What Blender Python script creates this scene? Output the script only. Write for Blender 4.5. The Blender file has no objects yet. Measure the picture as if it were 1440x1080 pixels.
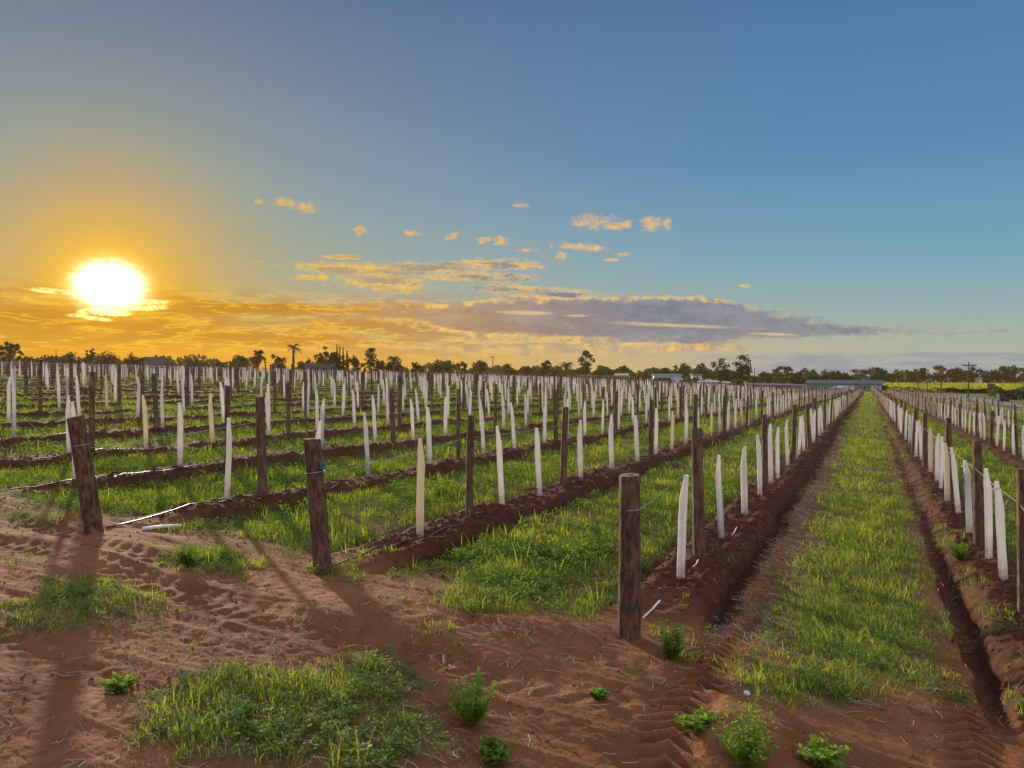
import bpy, math, random
import numpy as np
random.seed(7)
rng = np.random.default_rng(7)
C = bpy.context.scene
R = math.radians
EYE = 2.05                 # camera height above the soil under it
F = 1060.0                 # focal length in photo pixels (1440 wide)
YAW = R(25.34)             # camera looks this far left of the row direction (+Y)
CY, SY = math.cos(YAW), math.sin(YAW)
HZ = 524.0                 # photo row of the eye-level horizon

# ------------------------------------------------------------------ camera
cam = bpy.data.cameras.new("camera")
co = bpy.data.objects.new("camera", cam)
C.collection.objects.link(co)
C.camera = co
cam.sensor_width = 36
cam.lens = 26.5
cam.clip_start = 0.05
cam.clip_end = 9000
co.location = (0, 0, EYE)
co.rotation_euler = (R(90) - math.atan(16 / F), 0, YAW)

# ------------------------------------------------------------------ exposure
C.view_settings.view_transform = 'Standard'
C.view_settings.look = 'None'
C.view_settings.exposure = 0.4
C.view_settings.gamma = 1.0
C.render.engine = 'CYCLES'
C.cycles.max_bounces = 7
C.cycles.diffuse_bounces = 3
C.cycles.glossy_bounces = 2
C.cycles.transmission_bounces = 5
C.cycles.volume_bounces = 0
C.cycles.sample_clamp_indirect = 6
C.cycles.use_denoising = True

SUN_AZ, SUN_EL = R(-53.4), R(5.7)      # azimuth measured from +Y, positive to the right


def lin(*c):
    def f(v):
        v /= 255.0
        return v / 12.92 if v <= .04045 else ((v + .055) / 1.055) ** 2.4
    return tuple(f(v) for v in c) + (1,)


class NB:
    """small helper to write node trees as expressions"""
    def __init__(s, nt):
        s.nt = nt

    def put(s, sock, v):
        if isinstance(v, bpy.types.NodeSocket):
            s.nt.links.new(v, sock)
        else:
            sock.default_value = v

    def m(s, op, a, b=0.0, c=0.0, clamp=False):
        n = s.nt.nodes.new('ShaderNodeMath')
        n.operation = op
        n.use_clamp = clamp
        for i, v in enumerate((a, b, c)):
            s.put(n.inputs[i], v)
        return n.outputs[0]

    def add(s, a, b): return s.m('ADD', a, b)
    def sub(s, a, b): return s.m('SUBTRACT', a, b)
    def mul(s, a, b): return s.m('MULTIPLY', a, b)
    def div(s, a, b): return s.m('DIVIDE', a, b)
    def mx(s, a, b): return s.m('MAXIMUM', a, b)
    def mn(s, a, b): return s.m('MINIMUM', a, b)

    def sstep(s, v, lo, hi, a=0.0, b=1.0):
        n = s.nt.nodes.new('ShaderNodeMapRange')
        n.interpolation_type = 'SMOOTHSTEP'
        for i, q in enumerate((v, lo, hi, a, b)):
            s.put(n.inputs[i], q)
        return n.outputs[0]

    def gauss(s, v, w):                   # exp(-(v/w)^2)
        t = s.div(v, w)
        return s.m('EXPONENT', s.mul(s.mul(t, t), -1.0))

    def mix(s, f, a, b, mode='MIX'):
        n = s.nt.nodes.new('ShaderNodeMix')
        n.data_type = 'RGBA'
        n.blend_type = mode
        n.clamp_factor = True
        s.put(n.inputs[0], f)
        s.put(n.inputs[6], a)
        s.put(n.inputs[7], b)
        return n.outputs[2]

    def scale(s, col, f):
        n = s.nt.nodes.new('ShaderNodeVectorMath')
        n.operation = 'SCALE'
        s.put(n.inputs[0], col)
        s.put(n.inputs[3], f)
        return n.outputs[0]

    def vadd(s, a, b):
        n = s.nt.nodes.new('ShaderNodeVectorMath')
        s.put(n.inputs[0], a)
        s.put(n.inputs[1], b)
        return n.outputs[0]

    def xyz(s, x, y, z=0.0):
        n = s.nt.nodes.new('ShaderNodeCombineXYZ')
        for i, v in enumerate((x, y, z)):
            s.put(n.inputs[i], v)
        return n.outputs[0]

    def noise(s, vec, scale, detail=4, rough=.55, dist=0.0):
        n = s.nt.nodes.new('ShaderNodeTexNoise')
        s.put(n.inputs['Vector'], vec)
        n.inputs['Scale'].default_value = scale
        n.inputs['Detail'].default_value = detail
        n.inputs['Roughness'].default_value = rough
        n.inputs['Distortion'].default_value = dist
        return n.outputs['Fac']

    def ramp(s, v, stops):
        n = s.nt.nodes.new('ShaderNodeValToRGB')
        s.put(n.inputs[0], v)
        e = n.color_ramp.elements
        while len(e) < len(stops):
            e.new(.5)
        for q, (p, c) in zip(e, stops):
            q.position = p
            q.color = c if len(c) == 4 else tuple(c) + (1,)
        return n.outputs[0]

    def curve(s, v, pts):                 # piecewise curve, x and y in 0..1
        n = s.nt.nodes.new('ShaderNodeFloatCurve')
        s.put(n.inputs[1], v)
        cu = n.mapping.curves[0]
        while len(cu.points) < len(pts):
            cu.points.new(.5, .5)
        for q, (x, y) in zip(cu.points, pts):
            q.location = (x, y)
            q.handle_type = 'AUTO_CLAMPED'
        n.mapping.update()
        return n.outputs[0]


def pa(x, y):
    """sky direction (azimuth from +Y, elevation; degrees) of a point of the photo"""
    a = math.atan((x - 720) / F)
    return math.degrees(a) - 25.34, math.degrees(math.atan((HZ - y) / F * math.cos(a)))


# ------------------------------------------------------------------ sky
def build_world():
    w = bpy.data.worlds.new("World")
    C.world = w
    w.use_nodes = True
    nt = w.node_tree
    b = NB(nt)
    bg = nt.nodes['Background']
    sky = nt.nodes.new('ShaderNodeTexSky')
    sky.sky_type = 'NISHITA'
    sky.sun_disc = False
    sky.sun_elevation = SUN_EL
    sky.sun_rotation = SUN_AZ
    sky.dust_density = 1.5
    sky.ozone_density = 2.0
    tc = nt.nodes.new('ShaderNodeTexCoord')
    sep = nt.nodes.new('ShaderNodeSeparateXYZ')
    nt.links.new(tc.outputs['Generated'], sep.inputs[0])
    x, y, z = sep.outputs
    az = b.mul(b.m('ARCTAN2', x, y), 57.29578)
    el = b.mul(b.m('ARCSINE', z), 57.29578)
    sd = (math.sin(SUN_AZ) * math.cos(SUN_EL), math.cos(SUN_AZ) * math.cos(SUN_EL), math.sin(SUN_EL))
    dot = nt.nodes.new('ShaderNodeVectorMath')
    dot.operation = 'DOT_PRODUCT'
    nt.links.new(tc.outputs['Generated'], dot.inputs[0])
    dot.inputs[1].default_value = sd
    gam = b.mul(b.m('ARCCOSINE', b.mn(dot.outputs['Value'], 1.0)), 57.29578)
    daz = b.sub(az, math.degrees(SUN_AZ))
    # clear sky
    e01 = b.div(b.mx(el, 0.0), 90.0)
    blue = b.ramp(e01, [(0, lin(176, 176, 158)), (.03, lin(152, 176, 172)), (.085, lin(112, 162, 184)),
                        (.17, lin(82, 134, 182)), (.29, lin(70, 114, 162)), (.5, lin(92, 122, 168)), (1, lin(120, 140, 175))])
    dusk = b.ramp(e01, [(0, lin(192, 176, 100)), (.05, lin(160, 166, 138)), (.14, lin(126, 150, 158)),
                        (.22, lin(106, 127, 150)), (.30, lin(82, 106, 142)), (.5, lin(92, 118, 160)), (1, lin(120, 140, 175))])
    clear = b.mix(b.gauss(daz, 34.0), blue, dusk)
    nis = b.scale(sky.outputs[0], 0.1)
    nis = b.mix(1.0, nis, (.5, .5, .5, 1), 'DARKEN')
    clear = b.mix(.06, clear, nis)
    hz = b.mul(b.gauss(el, 4.2), b.gauss(daz, 33.0))
    clear = b.mix(b.mul(hz, .9), clear, lin(216, 152, 8))
    g1 = b.m('EXPONENT', b.mul(b.m('POWER', b.div(gam, 8.6), 1.6), -1.0))
    clear = b.mix(b.mul(g1, .96), clear, b.mix(b.sstep(gam, 5.0, 12.0), lin(222, 164, 8), lin(196, 170, 60)))
    hz2 = b.mul(b.gauss(el, 3.4), b.gauss(daz, 19.0))
    clear = b.mix(b.mul(hz2, .85), clear, lin(210, 140, 2))
    # eastern sky behind the photographer: pale, boosted as added fill light on the ground
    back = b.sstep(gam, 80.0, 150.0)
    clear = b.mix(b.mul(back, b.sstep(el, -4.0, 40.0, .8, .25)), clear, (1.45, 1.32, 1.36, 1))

    clear = b.mix(b.sstep(el, 32.0, 62.0, 0, .8), clear, (.85, .85, .95, 1))  # sky overhead brightened too, added fill for the ground
    # ---- clouds (all by direction in the sky)
    vec = b.xyz(az, el)
    st = b.xyz(b.mul(az, .22), b.add(el, b.mul(az, .035)))      # long flat streaks
    n_st = b.noise(st, 1.15, 6, .6, .3)
    n_st2 = b.noise(b.xyz(b.mul(az, .16), el, 7.3), 2.1, 5, .6, .2)
    n_f = b.noise(vec, 1.1, 6, .62, .2)
    n_h = b.noise(b.xyz(b.mul(az, .55), el, 5.0), 3.2, 6, .65, .4)
    n_c = b.noise(b.xyz(b.mul(az, .5), el, 3.1), .8, 4, .55)
    warp = b.add(b.mul(b.sub(n_st, .5), 1.7), b.mul(b.sub(n_f, .5), .7))

    lit = b.mix(b.sstep(gam, 6.0, 30.0), lin(246, 194, 40), lin(234, 188, 110))
    drk = b.mix(b.sstep(daz, 10.0, 40.0), lin(196, 142, 62), lin(110, 117, 138))
    sky_c = clear

    def blob(cx, cy, rx, ry, tilt=0.0):
        (a0, e0), (a1, _), (_, e1) = pa(cx, cy), pa(cx + rx, cy), pa(cx, cy - ry)
        da = b.div(b.sub(az, a0), a1 - a0)
        de = b.div(b.add(b.sub(el, e0), b.mul(b.sub(az, a0), tilt)), abs(e1 - e0))
        q = b.m('SQRT', b.add(b.mul(da, da), b.mul(de, de)))
        return b.sub(1.0, q)                       # 1 in the middle, 0 on the rim

    def union(items):
        o = None
        for it in items:
            v = blob(*it)
            o = v if o is None else b.mx(o, v)
        return o

    # dusky streaks low over the sunset
    reg = b.mul(b.sstep(el, .6, 2.2), b.sstep(el, 4.4, 6.6, 1, 0))
    reg = b.mul(reg, b.sstep(az, -24.0, -12.0, 1, 0))
    d1 = b.mul(reg, b.sstep(b.add(n_st2, b.mul(b.sub(n_st, .5), .5)), .44, .60))
    thick = b.sstep(union([(280, 432, 150, 13), (60, 446, 120, 14), (210, 462, 75, 12), (560, 437, 190, 11, .02), (330, 475, 260, 10, .01), (620, 462, 260, 13, .02)]), b.add(-.15, b.mul(b.sub(n_st, .5), -2.2)), b.add(.45, b.mul(b.sub(n_st, .5), -2.2)))
    d1 = b.mx(b.mul(d1, .72), b.mul(thick, .9))
    d1c = b.mix(b.sstep(daz, 12.0, 34.0), lin(186, 126, 26), lin(146, 132, 128))
    sky_c = b.mix(d1, sky_c, d1c)
    rim1 = b.mul(b.mul(b.sstep(n_st2, .36, .43), b.sstep(n_st2, .43, .49, 1, 0)), reg)
    sky_c = b.mix(b.mul(rim1, .6), sky_c, lit)

    # big grey-violet bank tapering to the right
    def edge(pts):
        q = [pa(*p) for p in pts]
        return b.mul(b.curve(b.div(b.add(az, 50.0), 60.0), [((a + 50) / 60, e / 10) for a, e in q]), 10.0)
    up = edge([(400, 428), (480, 420), (620, 430), (720, 420), (860, 419), (1000, 420), (1060, 434), (1130, 447), (1200, 457), (1260, 464), (1360, 465)])
    lo = edge([(400, 430), (480, 440), (620, 462), (700, 474), (800, 478), (900, 484), (960, 488), (1050, 479), (1130, 475), (1200, 473), (1260, 470), (1360, 467)])
    elw = b.add(b.add(el, b.mul(warp, .62)), b.mul(b.sub(n_st2, .5), 1.0))
    ins = b.mn(b.sub(up, elw), b.sub(elw, lo))
    bank = b.mul(b.sstep(b.add(ins, b.mul(b.sub(n_h, .5), .9)), -.22, .42), b.sstep(b.add(n_st, b.mul(b.sub(n_h, .5), .6)), .25, .55, .62, 1.0))
    bank = b.mul(bank, b.sstep(az, -40.0, -30.0))
    slit = union([(960, 458, 130, 4.5, .055), (810, 444, 32, 3, 0), (1085, 470, 60, 3, .04), (740, 440, 60, 4, .02)])
    slit = b.sstep(b.add(slit, b.mul(b.sub(n_st, .5), 1.6)), .15, .8)
    bankc = b.mix(b.sstep(b.add(n_c, b.mul(b.sub(n_st, .5), .6)), .4, .68), drk, b.mix(.32, drk, lin(170, 165, 170)))
    bankc = b.mix(b.mul(slit, .75), bankc, lin(222, 190, 140))
    rim = b.mul(b.sstep(ins, -.30, .02), b.sstep(ins, .0, .34, 1, 0))
    rim = b.mul(rim, b.sstep(az, -14.0, -4.0, 1, .12))
    rim = b.mul(rim, b.sstep(az, -40.0, -30.0))
    sky_c = b.mix(b.mul(bank, .93), sky_c, bankc)
    sky_c = b.mix(b.mul(rim, b.sstep(n_f, .38, .6)), sky_c, lit)

    # mottled orange patches under the bank, violet band low at the right
    mot = b.sstep(b.add(union([(1010, 487, 110, 11), (840, 492, 220, 12), (640, 490, 130, 10)]), b.mul(b.sub(n_st, .5), 3.0)), .25, .85)
    sky_c = b.mix(b.mul(mot, .5), sky_c, b.mix(b.sstep(n_f, .4, .62), lin(150, 142, 142), lin(236, 188, 100)))
    low = b.mul(b.sstep(b.add(el, b.mul(warp, .25)), 1.1, 1.5, 1, 0), b.sstep(az, -16.0, -4.0))
    sky_c = b.mix(b.mul(low, .75), sky_c, b.mix(b.sstep(n_st2, .4, .65), lin(122, 138, 164), lin(158, 164, 170)))

    # ragged streak clouds in the middle
    mid = union([(500, 380, 120, 11, .03), (600, 378, 110, 9, .02), (545, 398, 80, 15, .03), (690, 372, 110, 9, .0),
                 (660, 390, 110, 9, .02), (720, 408, 70, 9, .03), (440, 390, 40, 6), (790, 415, 60, 8), (480, 362, 40, 4)])
    mid = b.add(b.add(b.mul(mid, .9), b.mul(b.sub(n_st, .5), 1.7)), b.mul(b.sub(n_h, .5), 1.9))
    md = b.mul(b.sstep(mid, -.05, .75), b.sstep(n_h, .25, .5, .55, 1))
    mcore = b.sstep(b.add(mid, b.mul(b.sub(n_st2, .5), 2.6)), .25, .95)
    sky_c = b.mix(b.mul(md, .92), sky_c, b.mix(mcore, lit, b.mix(b.sstep(daz, 14.0, 34.0), lin(176, 150, 110), lin(118, 122, 142))))

    # small puffs
    pf = union([(400, 285, 24, 9, -.0), (430, 293, 24, 9), (508, 325, 15, 9), (580, 329, 12, 6), (632, 334, 16, 6, -.4),
                (703, 339, 13, 10), (678, 340, 9, 4), (835, 312, 46, 14), (868, 317, 32, 9), (915, 315, 27, 12), (937, 314, 12, 11),
                (805, 347, 42, 7), (840, 350, 22, 6), (877, 358, 14, 5), (790, 360, 11, 8), (740, 352, 24, 4), (858, 366, 16, 3),
                (734, 290, 18, 3), (1046, 402, 12, 4), (1280, 488, 15, 5), (1405, 465, 60, 3.0), (1320, 461, 60, 2.5), (1300, 467, 70, 3), (365, 284, 10, 6), (690, 336, 34, 4)])
    pfd = b.sstep(b.add(b.add(pf, b.mul(b.sub(n_f, .5), 1.7)), b.mul(b.sub(n_h, .5), 1.9)), .05, 1.0)
    pfs = b.sstep(b.add(b.mul(pf, .8), b.mul(b.sub(b.noise(vec, 1.9, 4, .6), .5), 2.4)), .42, .95)
    pcol = b.mix(b.mul(pfs, .6), b.mix(b.sstep(daz, 12.0, 40.0), lin(238, 186, 84), lin(240, 190, 112)), lin(170, 152, 134))
    pcol = b.mix(b.mul(b.sstep(az, -4.0, 1.0), .8), pcol, lin(130, 150, 160))
    sky_c = b.mix(b.mul(pfd, .80), sky_c, pcol)

    # ---- the sun seen through the thin cloud
    cut = b.sstep(b.add(el, b.mul(b.sub(n_st, .5), 2.6)), 4.0, 4.7)
    gap = b.sstep(b.add(union([(128, 447, 52, 5, .1), (78, 410, 42, 4.5, .05), (205, 434, 42, 6, -.06), (190, 424, 50, 5), (150, 440, 50, 6)]), b.mul(b.sub(n_st, .5), 2.6)), .1, .6)
    cut = b.mx(cut, b.mul(gap, .9))
    dx_, dy_ = b.mul(daz, .77), b.sub(el, math.degrees(SUN_EL) + .1)
    gfl = b.m('SQRT', b.add(b.mul(dx_, dx_), b.mul(dy_, dy_)))
    gfl = b.add(gfl, b.mul(b.sub(n_h, .5), .8))
    disc = b.m('EXPONENT', b.mul(b.m('POWER', b.mx(b.div(gfl, 1.32), 0.0), 3.0), -1.0))
    halo = b.m('EXPONENT', b.mul(b.m('POWER', b.div(gam, 2.9), 1.5), -1.0))
    cutd = b.mx(cut, .06)
    col = b.vadd(b.scale((1.0, .93, .62), b.mul(disc, b.mul(cutd, 5.0))), b.scale((1.0, .62, .05), b.mul(halo, b.mul(b.add(b.mul(cut, .8), .2), .5))))
    tong = b.mul(b.mul(gap, b.gauss(gam, 4.4)), b.sstep(n_h, .36, .6))
    col = b.vadd(col, b.scale((1.0, .86, .34), b.mul(tong, 1.7)))
    out = b.vadd(sky_c, col)
    # below the horizon: dull warm ground tone
    out = b.mix(b.sstep(el, -1.5, -.2, 1, 0), out, (.12, .09, .06, 1))
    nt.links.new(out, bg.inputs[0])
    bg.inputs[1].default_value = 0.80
    w.cycles.sampling_method = 'MANUAL'
    w.cycles.sample_map_resolution = 1024


build_world()

# ------------------------------------------------------------------ sun
sl = bpy.data.lights.new("sun", 'SUN')
sl.energy = 5.0
sl.angle = R(1.2)
sl.color = (1.0, .84, .64)
so = bpy.data.objects.new("sun", sl)
C.collection.objects.link(so)
so.rotation_euler = (R(90) - SUN_EL - R(4.4), 0, R(180) + (-SUN_AZ))
so.location = (-60, 45, 30)


# ================================================================== helpers
def sm(a, b, k):
    """soft minimum of a and b"""
    return b - k * np.logaddexp(0, (b - a) / k)


def sstep(v, lo, hi):
    t = np.clip((v - lo) / (hi - lo), 0, 1)
    return t * t * (3 - 2 * t)


def _h(ix, iy, seed):
    n = (ix.astype(np.int64) * 374761393 + iy.astype(np.int64) * 668265263 + seed * 1442695041) & 0xffffffff
    n = ((n ^ (n >> 13)) * 1274126177) & 0xffffffff
    n = (n ^ (n >> 16)) & 0xffffffff
    return n / 4294967295.0


def vnoise(x, y, seed=0):
    ix, iy = np.floor(x), np.floor(y)
    fx, fy = x - ix, y - iy
    fx, fy = fx * fx * fx * (fx * (fx * 6 - 15) + 10), fy * fy * fy * (fy * (fy * 6 - 15) + 10)
    a, b_, c, d = _h(ix, iy, seed), _h(ix + 1, iy, seed), _h(ix, iy + 1, seed), _h(ix + 1, iy + 1, seed)
    return (a + (b_ - a) * fx) * (1 - fy) + (c + (d - c) * fx) * fy


def fbm(x, y, seed=0, oct=3, gain=.5):
    s, a, t = 0, 1, 0
    for o in range(oct):
        s = s + a * (vnoise(x * 2 ** o + 17.3 * o, y * 2 ** o - 9.1 * o, seed + o) - .5)
        t += a
        a *= gain
    return s / t * 2          # about -1..1


def zbase(X, Y):
    X = np.asarray(X, float)
    Y = np.asarray(Y, float)
    L = np.maximum(-X, 0)
    c = 26 * sstep(Y, 70, 220)            # further off, the bank on the left starts later
    e = .5 * c
    t = .5 * ((L - c) + np.sqrt((L - c) ** 2 + e * e)) - .5 * (-c + np.sqrt(c * c + e * e))
    left = sm(.066 * t, 2.35, 1.0) - sm(0.0, 2.35, 1.0)
    right = -.06 * np.minimum(np.maximum(sm(X, 13.0, 2.0), 0), 13)
    return np.where(X < 0, left, right) - .0137 * sm(np.maximum(Y, -40), 250.0, 12.0)


PITCH = .0 * R(0)


def project(X, Y, Z):
    """photo pixel and depth of a world point"""
    cx = X * CY + Y * SY
    cz = -X * SY + Y * CY
    return 720 + F * cx / np.maximum(cz, 1e-3), HZ - F * (Z - EYE) / np.maximum(cz, 1e-3), cz


def at(px, depth):
    """world X, Y at a photo column and a depth along the camera axis"""
    cx = (px - 720) / F * depth
    return cx * CY - depth * SY, cx * SY + depth * CY


def pix(px, py):
    """where the view ray through a photo pixel meets the ground"""
    t = np.concatenate([np.arange(2, 40, .02), np.arange(40, 900, .25)])
    X, Y = at(px, t)
    zr = EYE + (HZ - py) / F * t
    hit = np.nonzero(zr < zbase(X, Y))[0]
    i = hit[0] if len(hit) else -1
    return float(X[i]), float(Y[i])


def tag(o, label=None, cat=None, group=None, kind=None):
    if label: o['label'] = label
    if cat: o['category'] = cat
    if group: o['group'] = group
    if kind: o['kind'] = kind
    return o


def link(o, parent=None):
    C.collection.objects.link(o)
    if parent is not None:
        o.parent = parent
    return o


def empty(name, loc, rz=0.0):
    o = bpy.data.objects.new(name, None)
    o.location = loc
    o.rotation_euler = (0, 0, rz)
    return link(o)


def mesh_np(name, V, Fq, mat, smooth=False):
    """mesh from an (n,3) array and an (m,4) or (m,3) face array"""
    V = np.asarray(V, np.float32)
    Fq = np.asarray(Fq, np.int32)
    k = Fq.shape[1]
    me = bpy.data.meshes.new(name)
    me.vertices.add(len(V))
    me.vertices.foreach_set('co', V.ravel())
    me.loops.add(Fq.size)
    me.loops.foreach_set('vertex_index', Fq.ravel())
    me.polygons.add(len(Fq))
    me.polygons.foreach_set('loop_start', np.arange(0, Fq.size, k, dtype=np.int32))
    if smooth:
        me.polygons.foreach_set('use_smooth', np.ones(len(Fq), bool))
    me.materials.append(mat)
    me.update()
    return me


class MB:
    """collects boxes, tubes and loose faces, then makes ONE mesh object of them"""
    def __init__(s):
        s.v, s.f = [], []

    def poly(s, pts, faces):
        n = len(s.v)
        s.v += [tuple(p) for p in pts]
        s.f += [tuple(i + n for i in q) for q in faces]
        return s

    def box(s, x0, x1, y0, y1, z0, z1):
        return s.poly([(x0, y0, z0), (x1, y0, z0), (x1, y1, z0), (x0, y1, z0), (x0, y0, z1), (x1, y0, z1), (x1, y1, z1), (x0, y1, z1)],
                      [(0, 3, 2, 1), (4, 5, 6, 7), (0, 1, 5, 4), (1, 2, 6, 5), (2, 3, 7, 6), (3, 0, 4, 7)])

    def tube(s, pts, rad, sides=6, cap=True):
        pts = [np.asarray(p, float) for p in pts]
        if not hasattr(rad, '__len__'):
            rad = [rad] * len(pts)
        n0 = len(s.v)
        for i, p in enumerate(pts):
            d = pts[min(i + 1, len(pts) - 1)] - pts[max(i - 1, 0)]
            d = d / (np.linalg.norm(d) + 1e-9)
            a = np.cross(d, (0, 0, 1.0))
            if np.linalg.norm(a) < .2:
                a = np.cross(d, (0, 1.0, 0))
            a /= np.linalg.norm(a)
            q = np.cross(d, a)
            for k in range(sides):
                t = 2 * math.pi * k / sides
                s.v.append(tuple(p + rad[i] * (a * math.cos(t) + q * math.sin(t))))
        for i in range(len(pts) - 1):
            for k in range(sides):
                k2 = (k + 1) % sides
                s.f.append((n0 + i * sides + k, n0 + i * sides + k2, n0 + (i + 1) * sides + k2, n0 + (i + 1) * sides + k))
        if cap:
            s.f.append(tuple(n0 + k for k in range(sides))[::-1])
            s.f.append(tuple(n0 + (len(pts) - 1) * sides + k for k in range(sides)))
        return s

    def mesh(s, name, mat, smooth=False):
        me = bpy.data.meshes.new(name)
        me.from_pydata(s.v, [], s.f)
        for m_ in (mat if isinstance(mat, (list, tuple)) else [mat]):
            me.materials.append(m_)
        if smooth:
            for p in me.polygons:
                p.use_smooth = True
        me.update()
        return me

    def build(s, name, mat, parent=None, smooth=False):
        return link(bpy.data.objects.new(name, s.mesh(name, mat, smooth)), parent)


# ================================================================== materials
def new_mat(name):
    m_ = bpy.data.materials.new(name)
    m_.use_nodes = True
    nt = m_.node_tree
    return m_, nt, NB(nt), nt.nodes['Principled BSDF']


def bump(b, bsdf, h, strength, dist):
    n = b.nt.nodes.new('ShaderNodeBump')
    n.inputs['Strength'].default_value = strength
    n.inputs['Distance'].default_value = dist
    b.put(n.inputs['Height'], h)
    b.nt.links.new(n.outputs[0], bsdf.inputs['Normal'])


def plain(name, col, rough=.7, noise_amt=.25, scale=8.0, metallic=0.0):
    m_, nt, b, p = new_mat(name)
    tc = nt.nodes.new('ShaderNodeTexCoord')
    n = b.noise(tc.outputs['Object'], scale, 5, .6)
    lo = tuple(c * (1 - noise_amt) for c in col[:3]) + (1,)
    hi = tuple(min(1, c * (1 + noise_amt)) for c in col[:3]) + (1,)
    nt.links.new(b.mix(b.sstep(n, .3, .7), lo, hi), p.inputs['Base Color'])
    p.inputs['Roughness'].default_value = rough
    p.inputs['Metallic'].default_value = metallic
    bump(b, p, n, .25, .01)
    return m_


def leafy(name, cols, trans=.45, patch=2.0, tcol=(1.25, 1.15, .55)):
    """thin leaves: diffuse + translucent, colour varied per leaf and in patches"""
    m_, nt, b, p = new_mat(name)
    nt.nodes.remove(p)
    geo = nt.nodes.new('ShaderNodeNewGeometry')
    n = b.noise(geo.outputs['Position'], patch, 3)
    v = b.add(b.mul(geo.outputs['Random Per Island'], .6), b.mul(b.sub(n, .5), 1.3))
    k = len(cols) - 1
    c = b.ramp(b.add(v, .2), [(i / k, q) for i, q in enumerate(cols)])
    d = nt.nodes.new('ShaderNodeBsdfDiffuse')
    t = nt.nodes.new('ShaderNodeBsdfTranslucent')
    g = nt.nodes.new('ShaderNodeBsdfGlossy')
    g.inputs['Roughness'].default_value = .6
    nt.links.new(c, d.inputs[0])
    nt.links.new(b.mix(1.0, c, tcol + (1,), 'MULTIPLY'), t.inputs[0])
    mx = nt.nodes.new('ShaderNodeMixShader')
    mx.inputs[0].default_value = trans
    nt.links.new(d.outputs[0], mx.inputs[1])
    nt.links.new(t.outputs[0], mx.inputs[2])
    m2 = nt.nodes.new('ShaderNodeMixShader')
    m2.inputs[0].default_value = .04
    nt.links.new(mx.outputs[0], m2.inputs[1])
    nt.links.new(g.outputs[0], m2.inputs[2])
    nt.links.new(m2.outputs[0], nt.nodes['Material Output'].inputs[0])
    return m_


def soil_material():
    m_, nt, b, p = new_mat('red_soil')
    geo = nt.nodes.new('ShaderNodeNewGeometry')
    pos = geo.outputs['Position']
    at_ = nt.nodes.new('ShaderNodeAttribute')
    at_.attribute_name = 'cover'
    sp = nt.nodes.new('ShaderNodeSeparateColor')
    nt.links.new(at_.outputs['Color'], sp.inputs[0])
    mound, green, field = sp.outputs
    n1 = b.noise(pos, 1.3, 6, .6)
    n2 = b.noise(pos, 9.0, 6, .65)
    n3 = b.noise(pos, 60.0, 4, .6)
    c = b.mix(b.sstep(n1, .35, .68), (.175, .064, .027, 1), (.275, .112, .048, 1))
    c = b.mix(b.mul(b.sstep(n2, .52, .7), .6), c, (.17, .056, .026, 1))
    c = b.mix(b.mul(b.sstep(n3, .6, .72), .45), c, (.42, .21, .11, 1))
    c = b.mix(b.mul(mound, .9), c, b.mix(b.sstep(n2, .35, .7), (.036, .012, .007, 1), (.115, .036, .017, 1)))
    c = b.mix(b.mul(green, b.sstep(n2, .3, .62, .45, .9)), c, b.mix(b.sstep(n3, .4, .6), (.055, .075, .022, 1), (.115, .10, .045, 1)))
    c = b.mix(b.mul(field, .9), c, b.mix(b.sstep(n1, .3, .7), (.10, .13, .03, 1), (.17, .17, .05, 1)))
    nt.links.new(c, p.inputs['Base Color'])
    p.inputs['Roughness'].default_value = .95
    p.inputs['Specular IOR Level'].default_value = .15
    bump(b, p, b.add(b.mul(n2, .6), b.mul(n3, .4)), .55, .03)
    return m_


def bark(name, dark, light, zs=3.0, worn=(.36, .24, .15, 1)):
    m_, nt, b, p = new_mat(name)
    tc = nt.nodes.new('ShaderNodeTexCoord')
    sep = nt.nodes.new('ShaderNodeSeparateXYZ')
    nt.links.new(tc.outputs['Object'], sep.inputs[0])
    oi = nt.nodes.new('ShaderNodeObjectInfo')
    v = b.xyz(b.mul(sep.outputs[0], 30.0), b.mul(sep.outputs[1], 30.0), b.add(b.mul(sep.outputs[2], zs), b.mul(oi.outputs['Random'], 50.0)))
    n = b.noise(v, 1.0, 6, .65)
    n2 = b.noise(v, .35, 4, .6)
    c = b.mix(b.sstep(n, .35, .65), dark, light)
    c = b.mix(b.mul(b.sstep(n2, .58, .72), .6), c, worn)
    c = b.mix(b.mul(oi.outputs['Random'], .3), c, (.10, .08, .07, 1))
    nt.links.new(c, p.inputs['Base Color'])
    p.inputs['Roughness'].default_value = .85
    p.inputs['Specular IOR Level'].default_value = .2
    bump(b, p, b.add(n, b.mul(n2, .8)), .9, .02)
    return m_


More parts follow.
